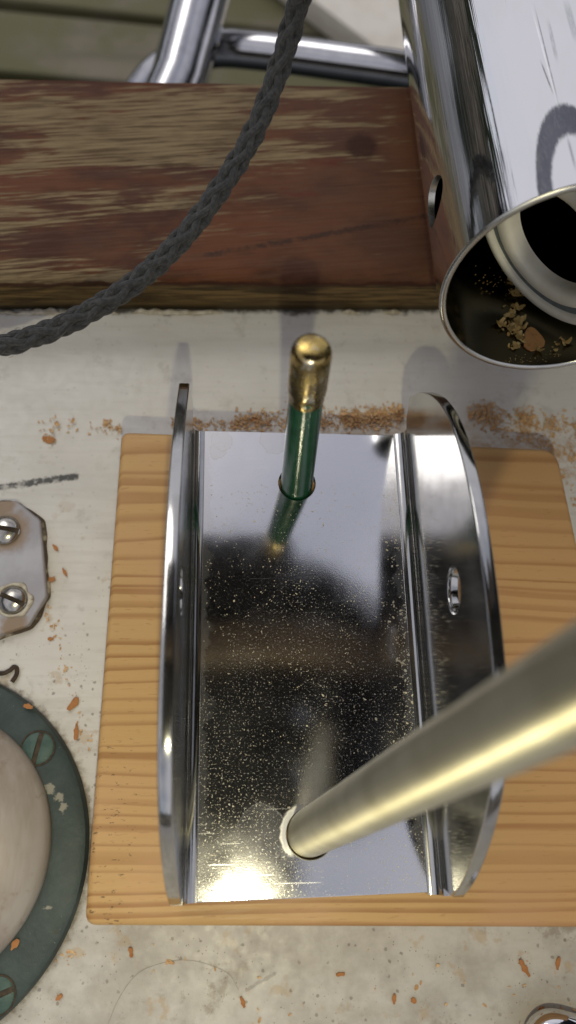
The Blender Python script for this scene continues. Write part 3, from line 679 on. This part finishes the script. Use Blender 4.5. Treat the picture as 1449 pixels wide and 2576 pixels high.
def washer():
    n = Vector((0.77, 0.62, 0.14)).normalized(); c = Vector((54.78, 133.72, 35.93)); f = frame_to(c, n)
    t = thing('nylon_washer', 'white plastic ring with a grey groove lodged aslant inside the open steel tube', 'ring', c)
    part('outer_ring', lathe([(19.5, 0.9), (19.5, -0.1), (20.1, -0.7), (21.6, -0.7), (22.3, 0.1), (22.3, 2.6), (21.6, 3.2), (19.5, 3.2)], f, 96, True), M_NYLON, t, smooth=60)
    part('groove', lathe([(17.0, 0.5), (19.6, 0.5), (19.6, 3.0), (17.0, 3.0)], f, 96, True), M_GREYRUB, t, smooth=60)
    part('inner_ring', lathe([(12.7, 0.9), (13.0, -0.4), (13.8, -0.9), (15.9, -0.9), (16.8, -0.4), (17.1, 0.3), (17.1, 3.2), (12.7, 3.2)], f, 96, True), M_NYLON, t, smooth=60)
washer()

# ------------------------------------------------------------------ pine block
def block():
    t = thing('wooden_block', 'oiled pine block with striped grain under the steel bracket', 'block', (12, 49, DECK))
    P = [(-45.0, -3.8), (74.0, -8.2), (67.4, 101.4), (-43.2, 104.9)]
    part('pine_body', poly_solid([round_poly(P, [2.6, 3, 5, 2.2], 8)], lambda x, y, z: Vector((x, y, z - 2.55)), 19.3, 1.4, 5), M_PINE, t, smooth=-50)
block()

# ------------------------------------------------------------------ steel bracket
YL = 104.0; TH = 2.4; XL, XR, FR = -25.3, 27.0, 2.6
HOLE_FAR = (-0.2, 90.3, 4.4); HOLE_NEAR = (0.5, 12.1, 4.95)
R_PX = [(1010, 1060), (1030, 1025), (1050, 1000), (1085, 983), (1125, 1000), (1165, 1060), (1195, 1170), (1225, 1300), (1245, 1450), (1262, 1600), (1278, 1750), (1278, 1900), (1262, 2020), (1230, 2140), (1190, 2230), (1165, 2255)]
L_PX = [(450, 965), (437, 1050), (428, 1150), (417, 1300), (409, 1500), (400, 1700), (393, 1900), (395, 2050), (405, 2180), (415, 2240)]
def flange_profile(px, x):
    raw = [on_x(u, v, x) for u, v in px]; raw = [(p.y, p.z + (0.9 if x > 0 else 0.2)) for p in raw]
    sm = raw[:1] + [((a[0] + 2 * b[0] + c[0]) / 4, (a[1] + 2 * b[1] + c[1]) / 4) for a, b, c in zip(raw, raw[1:], raw[2:])] + raw[-1:]
    c = catmull([(y, z, 0) for y, z in sm], 5); return [(p.x, p.y) for p in c]
def bracket():
    t = thing('steel_bracket', 'polished stainless U-shaped bracket with tall rounded flanges screwed down on the pine block', 'bracket', (0, 52, -2.4))
    flat = [(XL + FR, 0.0), (XR - FR, 0.4), (XR - FR, YL - 0.6), (XL + FR, YL)]
    part('base_plate', poly_solid([flat, circle2(*HOLE_FAR, 48), circle2(*HOLE_NEAR, 48)], lambda x, y, z: Vector((x, y, z)), TH, 0.16, 2), M_BASE, None, smooth=-50).parent = t
    t.children[0].matrix_parent_inverse = world_of(t).inverted()
    for sx, xin in ((-1, XL), (1, XR)):
        bm = bmesh.new(); cx = xin - sx * FR; rows = []; n = 10
        for (y, dz) in ((0.0, 0), (YL - 0.3, 0)):
            row = []
            for k in range(n + 1):
                a = math.pi / 2 * k / n; row.append(bm.verts.new((cx + sx * FR * math.sin(a), y, FR - FR * math.cos(a))))
            for k in range(n, -1, -1):
                a = math.pi / 2 * k / n; row.append(bm.verts.new((cx + sx * (FR + TH) * math.sin(a), y, FR - (FR + TH) * math.cos(a))))
            rows.append(row)
        m = len(rows[0])
        for k in range(m): bm.faces.new((rows[0][k], rows[0][(k + 1) % m], rows[1][(k + 1) % m], rows[1][k]))
        bm.faces.new(rows[0]); bm.faces.new(list(reversed(rows[1]))); bmesh.ops.recalc_face_normals(bm, faces=bm.faces)
        part('bend', bm, M_FLANGE, t, smooth=40)
        xo = xin + sx * TH
        prof = flange_profile(R_PX if sx > 0 else L_PX, xo)
        if sx > 0: outer = [(1.2, FR)] + [(YL - 0.3, FR), (106.5, 3.6), (108.6, 6.5)] + [p for p in prof if p[1] > 8.0]
        else: outer = [(1.2, FR)] + [(YL - 0.3, FR), (106.8, 3.6), (108.7, 7.0)] + [p for p in prof if p[1] > 9.0]
        if outer[-1][0] > 1.5: outer.append((0.8, 7.5))
        place = (lambda a, b, c, x0=xin: Vector((x0 - c, a, b))) if sx > 0 else (lambda a, b, c, x0=xin: Vector((x0 + c, a, b)))
        part('flange', poly_solid([outer, circle2(56.8, 28.6, 4.4, 40)], place, TH, 0.34, 3), M_FLANGE, t, smooth=-50)
bracket()

# ------------------------------------------------------------------ the two rods through its holes
def green_rod():
    a = Vector((-0.2, 90.0, -2.5)); b = Vector((-2.6, 91.6, 59.0)); d = (b - a).normalized(); f = frame_to(a, d); H = (b - a).length
    t = thing('green_rod', 'green painted rod with a domed brass cap standing in the far hole of the bracket', 'rod', a)
    hc = 45.2
    part('shaft', lathe([(0, 0), (3.85, 0), (3.85, 3), (3.3, hc + 1.5), (0, hc + 1.5)], f, 64), M_GREEN, t, smooth=50)
    cap = [(3.30, hc - 0.4), (3.42, hc - 0.5), (3.46, hc), (3.44, hc + 1.6), (3.62, hc + 2.4), (3.66, hc + 4), (3.62, H - 2.6), (3.45, H - 1.4), (3.05, H - 0.55), (2.4, H - 0.12), (1.2, H + 0.05), (0, H + 0.08)]
    bm = lathe(cap, f, 64)
    k = a + d * (hc + 1.7) + Vector((0.1, -3.5, 0))               # crimp dent facing the viewer
    for v in bm.verts:
        q = (v.co - k).length
        if q < 1.3: v.co += Vector((0, 1, 0)) * 0.5 * (1 - q / 1.3)
    part('brass_cap', bm, M_BRASS, t, smooth=50)
green_rod()
def steel_rod():
    a = Vector((0.5, 12.1, -2.5)); b = CAM + ray(1449, 1730) * 68; d = (b - a).normalized(); L = (b - a).length + 75
    t = thing('brushed_rod', 'thick brushed metal rod rising from the near hole of the bracket out of the picture', 'rod', frame=frame_to(a, d, MM) )
    part('shaft', lathe([(0, 0), (4.75, 0), (4.75, L - 1), (4.2, L), (0, L)], Matrix.Identity(4), 72), M_ROD, t, local=True, smooth=50)
steel_rod()

# ------------------------------------------------------------------ deck fittings on the left
def slotted_screw(parent, c, r, h, mat, ang, name='screw'):
    """domed screw head with a real slot: the dome is built in two halves either side of the slot with a floor between"""
    bm = bmesh.new(); w = r * 0.16; dep = h * 0.62; n = 20; m = 7
    rot = Matrix.Translation(Vector(c)) @ Matrix.Rotation(ang, 4, 'Z')
    def dome(x, y): 
        q = min(1, (x * x + y * y) / (r * r)); return h * math.sqrt(max(0, 1 - q * 0.96))
    for s in (1, -1):
        g = []
        for i in range(m + 1):
            row = []; y = s * (w + (r - w) * (i / m) ** 0.8)
            xm = math.sqrt(max(0, r * r - y * y))
            for k in range(n + 1): 
                x = -xm + 2 * xm * k / n if i < m else 0.0001 * (k - n / 2)
                row.append(bm.verts.new((x, y, dome(x, y))))
            g.append(row)
        for i in range(m):
            for k in range(n): bm.faces.new((g[i][k], g[i][k + 1], g[i + 1][k + 1], g[i + 1][k]))
        lo = [bm.verts.new((v.co.x, v.co.y, max(0, h - dep - 0.2 * abs(v.co.x) / r))) for v in g[0]]
        for k in range(n): bm.faces.new((g[0][k], g[0][k + 1], lo[k + 1], lo[k]))
        rim = [g[i][0] for i in range(m + 1)] + [g[i][n] for i in range(m - 1, -1, -1)]
        bot = [bm.verts.new((v.co.x, v.co.y, -0.4)) for v in rim]
        for k in range(len(rim) - 1): bm.faces.new((rim[k], rim[k + 1], bot[k + 1], bot[k]))
        if s == 1: first = lo
        else:
            for k in range(n): bm.faces.new((first[k], first[k + 1], lo[k + 1], lo[k]))
    bmesh.ops.recalc_face_normals(bm, faces=bm.faces); bm.transform(rot)
    o = part(name, bm, mat, parent, smooth=50)
    bm = bmesh.new(); bmesh.ops.create_cube(bm, size=1); bmesh.ops.scale(bm, verts=bm.verts, vec=(r * 1.84, w * 1.96, 0.3))
    bmesh.ops.translate(bm, verts=bm.verts, vec=(0, 0, max(0.1, h - dep - 0.1) + 0.12)); bm.transform(rot); part('slot', bm, M_RECESS_SHADE, o)  # dark strip painting the shade at the bottom of the slot
    return o
def deck_plate():
    t = thing('deck_plate', 'grey metal plate with clipped corners and two slotted screws on the deck', 'plate', (-72, 75, DECK))
    half = [(-71.6, 92.6), (-65.2, 87.4), (-61.9, 67.4), (-65.6, 60.0), (-73.0, 57.4)]
    cx = -79.5; left = [(2 * cx - x, y) for x, y in reversed(half)]
    out = half[::-1] + left[::-1]
    part('plate_body', poly_solid([round_poly(out, 1.6, 5)], lambda x, y, z: Vector((x, y, z - 19.4)), 2.5, 0.5, 3), M_PLATE, t, smooth=-50)
    ring = [Vector((x, y, DECK + 0.2)) for x, y in round_poly(out, 1.6, 5)]
    dense = []
    for a, b in zip(ring, ring[1:] + ring[:1]):
        k = max(1, int((b - a).length / 0.8)); dense += [a.lerp(b, i / k) for i in range(k)]
    c = Vector((cx, 75, DECK)); pts = []; rad = []
    for p in dense:
        q = noise.noise(p * 0.22); o = (p - c).normalized(); pts.append(p + o * (0.15 + q * 0.4)); rad.append(max(0.25, 0.62 + q * 0.5))
    s = part('sealant', tube(pts, rad, 7, False), M_SEAL, t, smooth=60)
    p1 = on_z(10, 1332, -18.5); p2 = on_z(30, 1508, -18.5)
    slotted_screw(t, (p1.x, p1.y, -19.4), 3.9, 2.3, M_SCREW, R(-8)); slotted_screw(t, (p2.x, p2.y, -19.4), 3.5, 2.3, M_SCREW, R(-24))
    pts = []; rad = []                                       # ragged sealant round the lower screw
    for i in range(64):
        a = 2 * math.pi * i / 63; q = noise.noise(Vector((math.cos(a) * 1.7, math.sin(a) * 1.7, 4.2)))
        pts.append((p2.x + (4.1 + 0.6 * q) * math.cos(a), p2.y + (4.1 + 0.6 * q) * math.sin(a), -19.3)); rad.append(max(0.2, 0.55 + 0.6 * q))
    part('screw_sealant', tube(pts, rad, 6, False), M_WHITESEAL, t, smooth=60)
deck_plate()
def vent():
    c = Vector((-88.9, 8.9, DECK)); f = Matrix.Translation(c)
    t = thing('deck_vent', 'round dark green flange with a pale metal dome at the lower left', 'deck vent', c)
    part('flange_ring', lathe([(26, 0), (40.8, 0), (41.0, 1.2), (40.3, 2.6), (38.8, 3.2), (31, 3.5), (26, 3.5)], f, 128, True), M_PATINA, t, smooth=40)
    f2 = Matrix.Translation(Vector((-85.6, 10.4, DECK)))
    part('dome', lathe([(29.4, 2.8), (29.7, 3.6), (29.5, 5.0), (28.4, 6.6), (25, 8.8), (19, 11.4), (11, 13.2), (0, 14)], f2, 128), M_DOME, t, smooth=60)
    for (u, v, a) in ((95, 1882, 78), (-8, 2505, 20)):
        p = on_z(u, v, -18.5); slotted_screw(t, (p.x, p.y, -18.75), 3.7, 0.8, M_PATSCREW, R(a))
        part('groove_shade_ring', lathe([(3.6, 0.02), (3.72, 0.10), (3.9, 0.08), (4.0, 0.0)], Matrix.Translation((p.x, p.y, -18.45)), 40), M_RECESS_SHADE, t)  # dark ring painting the shade in the groove round the screw
vent()
def fitting():
    p = [on_z(u, v, -14) for u, v in ((1362, 2785), (1368, 2685), (1376, 2632), (1392, 2605), (1420, 2598), (1483, 2615), (1608, 2657))]
    t = thing('steel_link', 'corner of a small polished steel link lying on the deck at the lower right', 'link', (p[3].x, p[3].y, DECK))
    outer = catmull([(q.x, q.y, -18.6) for q in p], 8)
    part('outer_bar', tube(outer, [3.3] * len(outer), 20), M_CHROME, t, smooth=60)
    c = Vector((72, -48, -18.6)); inner = [q + (c - q).normalized() * 4.2 + Vector((0, 0, -1.4)) for q in outer]
    part('inner_bar', tube(inner, 1.9, 16), M_CHROME, t, smooth=60)
    end = [q.lerp(inner[i], 3.2) for i, q in enumerate(outer)]
    part('bottom_plate', tube([e + Vector((0, 0, -1)) for e in end], 2.2, 16), M_CHROME, t, smooth=60)
fitting()

# ------------------------------------------------------------------ shavings, chips and small litter
def flake_into(bm, c, l, w, th, ang, tilt, curl, up=Vector((0, 0, 1)), ax=None):
    """a thin curled flake with thickness"""
    x = (ax or Vector((math.cos(ang), math.sin(ang), 0))); x = (x - up * x.dot(up)).normalized(); y = up.cross(x); n = 5; top = []; bot = []
    for i in range(n + 1):
        s = i / n - 0.5; ww = w * (0.35 + 0.65 * math.cos(s * math.pi * 0.9)) * random.uniform(0.6, 1.25)
        h = curl * (s * s * 4) * l * 0.5 + tilt * s * l; c = c + y * (random.uniform(-0.08, 0.08) * w)
        for sgn in (-1, 1):
            p = c + x * (s * l) + y * (sgn * ww * 0.5) + up * h
            top.append(bm.verts.new(p + up * th)); bot.append(bm.verts.new(p))
    for i in range(n):
        a = 2 * i; bm.faces.new((top[a], top[a + 2], top[a + 3], top[a + 1])); bm.faces.new((bot[a], bot[a + 1], bot[a + 3], bot[a + 2]))
        bm.faces.new((top[a], bot[a], bot[a + 2], top[a + 2])); bm.faces.new((top[a + 1], top[a + 3], bot[a + 3], bot[a + 1]))
    bm.faces.new((top[0], top[1], bot[1], bot[0])); e = 2 * n; bm.faces.new((top[e], bot[e], bot[e + 1], top[e + 1]))
def sawdust():
    rnd = random.Random(3); bm = bmesh.new()
    bands = [((590, 1062), (1010, 1056), 1800, 26, 1.4), ((860, 1055), (1015, 1040), 1000, 22, 2.6), ((1175, 1035), (1460, 1080), 1500, 30, 1.7), ((1200, 1050), (1449, 1150), 500, 30, 0.8),
             ((90, 1065), (300, 1085), 90, 22, 1.0), ((260, 1065), (305, 1080), 60, 14, 1.2), ((110, 1100), (140, 1108), 40, 8, 1.0), ((110, 1500), (230, 1900), 70, 45, 0.3), ((430, 1065), (600, 1070), 300, 14, 0.8),
             ((1380, 1120), (1449, 1260), 70, 26, 0.5), ((60, 2330), (215, 2420), 36, 40, 0.3), ((900, 2420), (1449, 2520), 34, 90, 0.2), ((300, 2390), (800, 2560), 26, 90, 0.2)]
    for (a, b, n, sp, ht) in bands:
        for i in range(n):
            f = rnd.random(); clump = noise.noise(Vector((f * 9 + a[0], 0.5, 0)))
            if rnd.random() > 0.62 + clump * 0.8: continue
            u = a[0] + (b[0] - a[0]) * f; v = a[1] + (b[1] - a[1]) * f + rnd.gauss(0, sp * 0.5)
            p = on_z(u, v, DECK); 
            if p.y < 104.5 and -47 < p.x < 73 and p.y > -9: continue
            hh = max(0, ht * (0.6 + clump) * (1 - abs(rnd.gauss(0, 0.5)))) * rnd.random(); p.z = DECK + 0.05 + hh
            l = rnd.uniform(0.3, 0.95) * (2.0 if rnd.random() < 0.06 else 1)
            random.seed(rnd.random()); flake_into(bm, p, l, l * rnd.uniform(0.35, 0.8), 0.12, rnd.uniform(0, 6.3), rnd.uniform(-0.5, 0.5), rnd.uniform(-0.3, 0.6))
    bmesh.ops.recalc_face_normals(bm, faces=bm.faces)
    props(part('sawdust', bm, M_DUST, None, smooth=40), 'orange sawdust swept along the far edge of the pine block', 'sawdust', None, 'stuff')
    # specks lying on the bracket
    bm = bmesh.new()
    for i in range(2800):
        x = rnd.uniform(-22, 24); y = 2 + 88 * rnd.random() ** 1.25 if i < 2500 else rnd.gauss(52, 16)
        if i >= 2500: x = 24.2 - abs(rnd.gauss(0, 2.2))
        if math.hypot(x - HOLE_NEAR[0], y - HOLE_NEAR[1]) < 6.5 or math.hypot(x - HOLE_FAR[0], y - HOLE_FAR[1]) < 5.5 or not 1 < y < 98: continue
        if i < 2500 and noise.noise(Vector((x * 0.13, y * 0.10, 8.0))) + rnd.gauss(0, 0.25) < -0.08: continue
        l = rnd.uniform(0.12, 0.32) * (2.4 if rnd.random() < (0.03 if i < 2500 else 0.2) else 1); random.seed(i)
        flake_into(bm, Vector((x, y, 0.02)), l, l * rnd.uniform(0.3, 0.8), 0.06, rnd.uniform(0, 6.3), rnd.uniform(0, 0.3), rnd.uniform(0, 0.5))
    bmesh.ops.recalc_face_normals(bm, faces=bm.faces)
    props(part('fine_shavings', bm, M_FINECHIP, None, smooth=40), 'fine pale shavings sprinkled over the floor of the steel bracket', 'shavings', None, 'stuff')
    # heap inside the tube mouth
    bm = bmesh.new(); big = None
    def inner(u, v):
        o = CAM - TC; r = ray(u, v).normalized(); rp = r - TD * r.dot(TD); op = o - TD * o.dot(TD)
        A = rp.dot(rp); B = 2 * rp.dot(op); D = op.dot(op) - TRI ** 2; k = (-B + math.sqrt(B * B - 4 * A * D)) / (2 * A); p = CAM + r * k
        q = p - TC; q = q - TD * q.dot(TD); return p, -q.normalized()
    k3 = lambda x, y: ((1650 + x * 0.4513) * 0.629, (650 + y * 0.4513) * 0.629)
    heap = [(920, 1170, 70, 34, 26), (905, 1290, 75, 30, 18), (850, 1360, 40, 30, 16), (930, 1430, 90, 55, 40), (880, 1490, 60, 50, 34), (900, 1640, 50, 40, 14), (780, 1450, 40, 20, 10), (870, 1070, 40, 30, 8), (1110, 1670, 50, 14, 5), (1300, 1620, 60, 60, 10), (950, 1560, 40, 40, 18), (1000, 1750, 260, 40, 34), (700, 1050, 180, 260, 36), (1250, 1700, 120, 60, 14)]
    for (x, y, sx, sy, n) in heap:
        for i in range(n):
            px, py = k3(x + rnd.gauss(0, sx * 0.45), y + rnd.gauss(0, sy * 0.45))
            try: p, up = inner(px, py)
            except ValueError: continue
            tiny = n > 30 and sx > 100 or n in (34, 36, 14) and sx > 100
            l = rnd.uniform(0.10, 0.3) if tiny else rnd.choice((0.5, 0.8, 1.1, 1.5, 2.2)) * rnd.uniform(0.7, 1.2)
            random.seed(i * 7 + x); flake_into(bm, p + up * (0.05 if tiny else rnd.random() * 0.7), l, l * rnd.uniform(0.3, 0.75), 0.10, rnd.uniform(0, 6.3), rnd.uniform(-0.5, 0.5), rnd.uniform(0, 0.9), up, Vector((rnd.gauss(0, 1), rnd.gauss(0, 1), rnd.gauss(0, 1))))
    bmesh.ops.recalc_face_normals(bm, faces=bm.faces)
    props(part('tube_shavings', bm, M_PALECHIP, None, smooth=40), 'curled yellow shavings lying inside the mouth of the steel tube', 'shavings', None, 'stuff')
    p, up = inner(*k3(1060, 1585)); bm = bmesh.new(); n = 18; x = (TD - up * TD.dot(up)).normalized(); y = up.cross(x)
    lo = []; hi = []
    for i in range(n):
        a = 2 * math.pi * i / n; r = 1.0 + 0.16 * math.sin(a * 3 + 1) + rnd.uniform(-0.1, 0.1); q = x * (math.cos(a) * r * 3.2) + y * (math.sin(a) * r * 2.5)
        lo.append(bm.verts.new(p + up * (0.5 + 0.4 * math.cos(a)) + q)); hi.append(bm.verts.new(p + up * (0.8 + 0.4 * math.cos(a)) + q * 0.97))
    bm.faces.new(hi); bm.faces.new(list(reversed(lo)))
    for i in range(n): bm.faces.new((lo[i], lo[(i + 1) % n], hi[(i + 1) % n], hi[i]))
    props(part('wood_chip', bm, M_CHIP, None, smooth=30, loc=p), 'round orange wood chip among the shavings inside the tube mouth', 'wood chip', 'wood chips lying loose')
sawdust()
CHIPS = [(1318, 2433, 3.9, 1.3, 118, 'large curved orange chip on the deck above the steel link'), (1403, 2423, 2.6, 1.0, 70, 'slim orange chip near the right edge below the pine block'),
         (141, 1378, 2.1, 0.9, -45, 'amber chip beside the upper right side of the grey plate'), (163, 1441, 2.5, 0.9, -62, 'slender orange-red chip to the right of the grey plate'),
         (128, 1456, 2.1, 1.8, 20, 'blunt brownish chip touching the right side of the grey plate'), (183, 1770, 3.6, 2.4, 60, 'broad tan chip between the green flange and the pine block'),
         (193, 1842, 3.6, 1.3, 88, 'long amber chip above the shadow beside the green flange'), (128, 1607, 1.4, 1.1, 10, 'tiny square orange chip below the grey plate'),
         (124, 1105, 3.4, 1.8, -8, 'bright orange chip above the black scuff mark'), (1015, 812, 1.9, 2.3, 85, 'single orange chip at the foot of the wooden rail left of the tube'),
         (856, 2450, 2.0, 0.9, 5, 'small flat orange chip on the deck below the middle of the block'), (1362, 2540, 1.6, 1.2, -20, 'yellowish chip just in front of the steel link'),
         (1040, 2515, 1.2, 1.0, 0, 'tiny reddish chip near the bottom edge right of the middle'), (992, 2512, 2.0, 0.8, 80, 'small brown chip near the bottom edge of the picture'),
         (610, 2520, 2.2, 0.9, 110, 'dark orange chip at the bottom left near the hair'), (150, 2510, 1.6, 1.0, 30, 'amber chip on the deck beyond the lower edge of the green flange'),
         (72, 1778, 2.2, 1.2, -15, 'orange chip lying on top of the green flange above its screw'), (38, 2375, 2.4, 1.2, 60, 'orange chip lying on the lower part of the green flange'),
         (330, 2395, 2.0, 1.1, 100, 'amber chip just below the near left corner of the block'), (640, 1056, 2.2, 1.2, 10, 'flat chip at the left end of the sawdust bank')]
for i, (u, v, l, w, a, lab) in enumerate(CHIPS):
    on_ring = 'green flange' in lab and 'lying on' in lab
    p = on_z(u, v, -18.4 if on_ring else DECK + 0.08); bm = bmesh.new(); random.seed(40 + i)
    flake_into(bm, p, l, w, 0.3, R(a), 0.02, 0.25)
    bmesh.ops.recalc_face_normals(bm, faces=bm.faces)
    props(part('wood_chip', bm, M_CHIP, None, smooth=40, loc=p), lab, 'wood chip', 'wood chips lying loose')
pts = catmull([on_z(u, v, DECK + 0.7) for u, v in ((-30, 1690), (5, 1694), (25, 1686), (34, 1678), (42, 1682), (41, 1698), (30, 1716))], 6)
props(part('wire_bit', tube(pts, 0.55, 8), M_WIRE, None, loc=pts[0]), 'hooked bit of dark rusty wire on the deck above the green flange', 'wire')
pts = catmull([on_z(u, v, DECK + 0.15) for u, v in ((270, 2580), (300, 2510), (345, 2450), (400, 2425), (460, 2415), (520, 2425), (575, 2450), (600, 2490))], 8)
props(part('hair', tube(pts, 0.026, 5), M_HAIRLIGHT, None, loc=pts[0]), 'single curved hair lying on the deck near the bottom edge', 'hair')

# ------------------------------------------------------------------ the photographer and the lit phone, seen only as reflections in the steel
def phone():
    v = Vector((0, 0.983, -0.184)).normalized(); u = Vector((1, 0, 0)); n = u.cross(v)             # n points up, the lens side faces down
    o = CAM + n * 2.2
    t = thing('phone', 'black phone held over the bracket with its torch lit, mirrored in the steel', 'phone', o)
    body = round_poly([(-46, -66), (29, -66), (29, 104), (-46, 104)], 9, 6)
    part('phone_body', poly_solid([body], lambda a, b, c: o + u * a + v * b + n * (c + 8.0), 8.0, 1.2, 3), M_PHONE, t, smooth=-50)
    c = o + u * 3 - v * 60 - n * 0.35
    bm = lathe([(0, 1.5), (0.9, 1.35), (1.7, 0.85), (2.2, 0.0)], Matrix(((u.x, -v.x, -n.x, c.x), (u.y, -v.y, -n.y, c.y), (u.z, -v.z, -n.z, c.z), (0, 0, 0, 1))), 16)
    part('torch_led', bm, M_LED, t)
phone()
def skin(name, verts, edges, radii, mat, parent, sub=2):
    me = bpy.data.meshes.new(name); me.from_pydata([tuple((Vector(p) * MM) - parent.location) for p in verts], edges, []); me.materials.append(mat)
    o = bpy.data.objects.new(name, me); COL.objects.link(o); o.parent = parent
    o.modifiers.new('skin', 'SKIN')
    for i, r in enumerate(radii):
        s = me.skin_vertices[0].data[i]; s.radius = (r * MM, r * MM); s.use_root = (i == 0)
    o.modifiers['skin'].use_smooth_shade = True
    sb = o.modifiers.new('sub', 'SUBSURF'); sb.levels = sub; sb.render_levels = sub
    return o
def photographer():
    t = thing('person', 'person in a dark jacket leaning over the bracket and holding the phone, seen only mirrored', 'person', (470, 120, DECK))
    V = []; E = []; Rr = []
    def chain(pts, start=None):
        prev = start
        for (x, y, z, r) in pts:
            V.append((x, y, z)); Rr.append(r); i = len(V) - 1
            if prev is not None: E.append((prev, i))
            prev = i
        return prev
    pel = chain([(560, 130, 210, 130)]); chest = chain([(500, 150, 380, 125), (390, 175, 520, 130)], pel); neck = chain([(330, 230, 640, 58)], chest)
    chain([(290, 250, 700, 75), (260, 262, 755, 82), (235, 270, 800, 62)], neck)
    chain([(370, 30, 500, 62), (330, 10, 340, 44), (210, 45, 272, 34), (120, 58, 230, 24)], chest)
    chain([(66, 74, 204, 13), (36, 79, 184, 12), (20, 79, 158, 10.5), (-6, 78, 150, 9.8), (-40, 76, 150, 8.8), (-58, 75, 151, 7)], 8)
    h2 = chain([(420, 320, 500, 60), (430, 360, 300, 42), (330, 330, 150, 34), (262, 300, 40, 26)], chest)
    for dy in (-24, -8, 8, 24): chain([(240, 290 + dy, 8, 8.5), (226, 288 + dy, -4, 7)], h2)
    chain([(262, 262, 6, 9), (250, 250, -2, 7)], h2)
    for s in (-1, 1): chain([(540, 130 + s * 95, 130, 85), (470, 130 + s * 130, 50, 62), (560, 130 + s * 130, 20, 46), (690, 130 + s * 130, 15, 40), (760, 130 + s * 130, 5, 30)], pel)
    bV, bE, bR = V[:], E[:], Rr[:]; V.clear(); E.clear(); Rr.clear()
    hand = chain([(130, 56, 232, 30), (96, 56, 216, 32), (60, 54, 209, 31), (42, 54, 205, 28)])
    for dy, ln in ((-44, 0.9), (-17, 1.05), (10, 1.0), (36, 0.8)):
        y = 54 + dy
        chain([(36, y, 204, 16), (24, y, 195, 15), (17, y, 185, 13.5), (9 - 6 * ln, y, 184, 12)], hand)
    chain([(50, 96, 208, 15), (32, 114, 204, 14), (8, 121, 198, 12)], hand)
    skin('body', bV, bE, bR, M_SKIN, t)
    skin('added_glove', V, E, Rr, M_ADDED_GLOVE, t)  # glove added so that the hand mirrors dark
    # jacket over torso and both arms
    jv = [(560, 130, 230), (500, 150, 385), (390, 175, 522), (350, 215, 600), (370, 30, 500), (330, 10, 340), (210, 45, 272), (62, 55, 226), (420, 320, 500), (430, 360, 300), (330, 330, 150), (285, 310, 80)]
    je = [(0, 1), (1, 2), (2, 3), (2, 4), (4, 5), (5, 6), (6, 7), (2, 8), (8, 9), (9, 10), (10, 11)]
    skin('jacket', jv, je, [148, 144, 150, 80, 80, 62, 54, 50, 80, 58, 48, 40], M_JACKET, t)
    tv = [(560, 130, 200)]; te = []; tr = [142]
    for s in (-1, 1):
        b = len(tv); tv += [(540, 130 + s * 95, 130), (470, 130 + s * 130, 54), (560, 130 + s * 130, 36), (690, 130 + s * 130, 30)]; tr += [98, 76, 60, 52]; te += [(0, b), (b, b + 1), (b + 1, b + 2), (b + 2, b + 3)]
    skin('trousers', tv, te, tr, M_TROUSER, t)
    skin('hair', [(330, 275, 705), (295, 290, 765), (250, 290, 820)], [(0, 1), (1, 2)], [62, 84, 70], M_HAIR, t)
photographer()
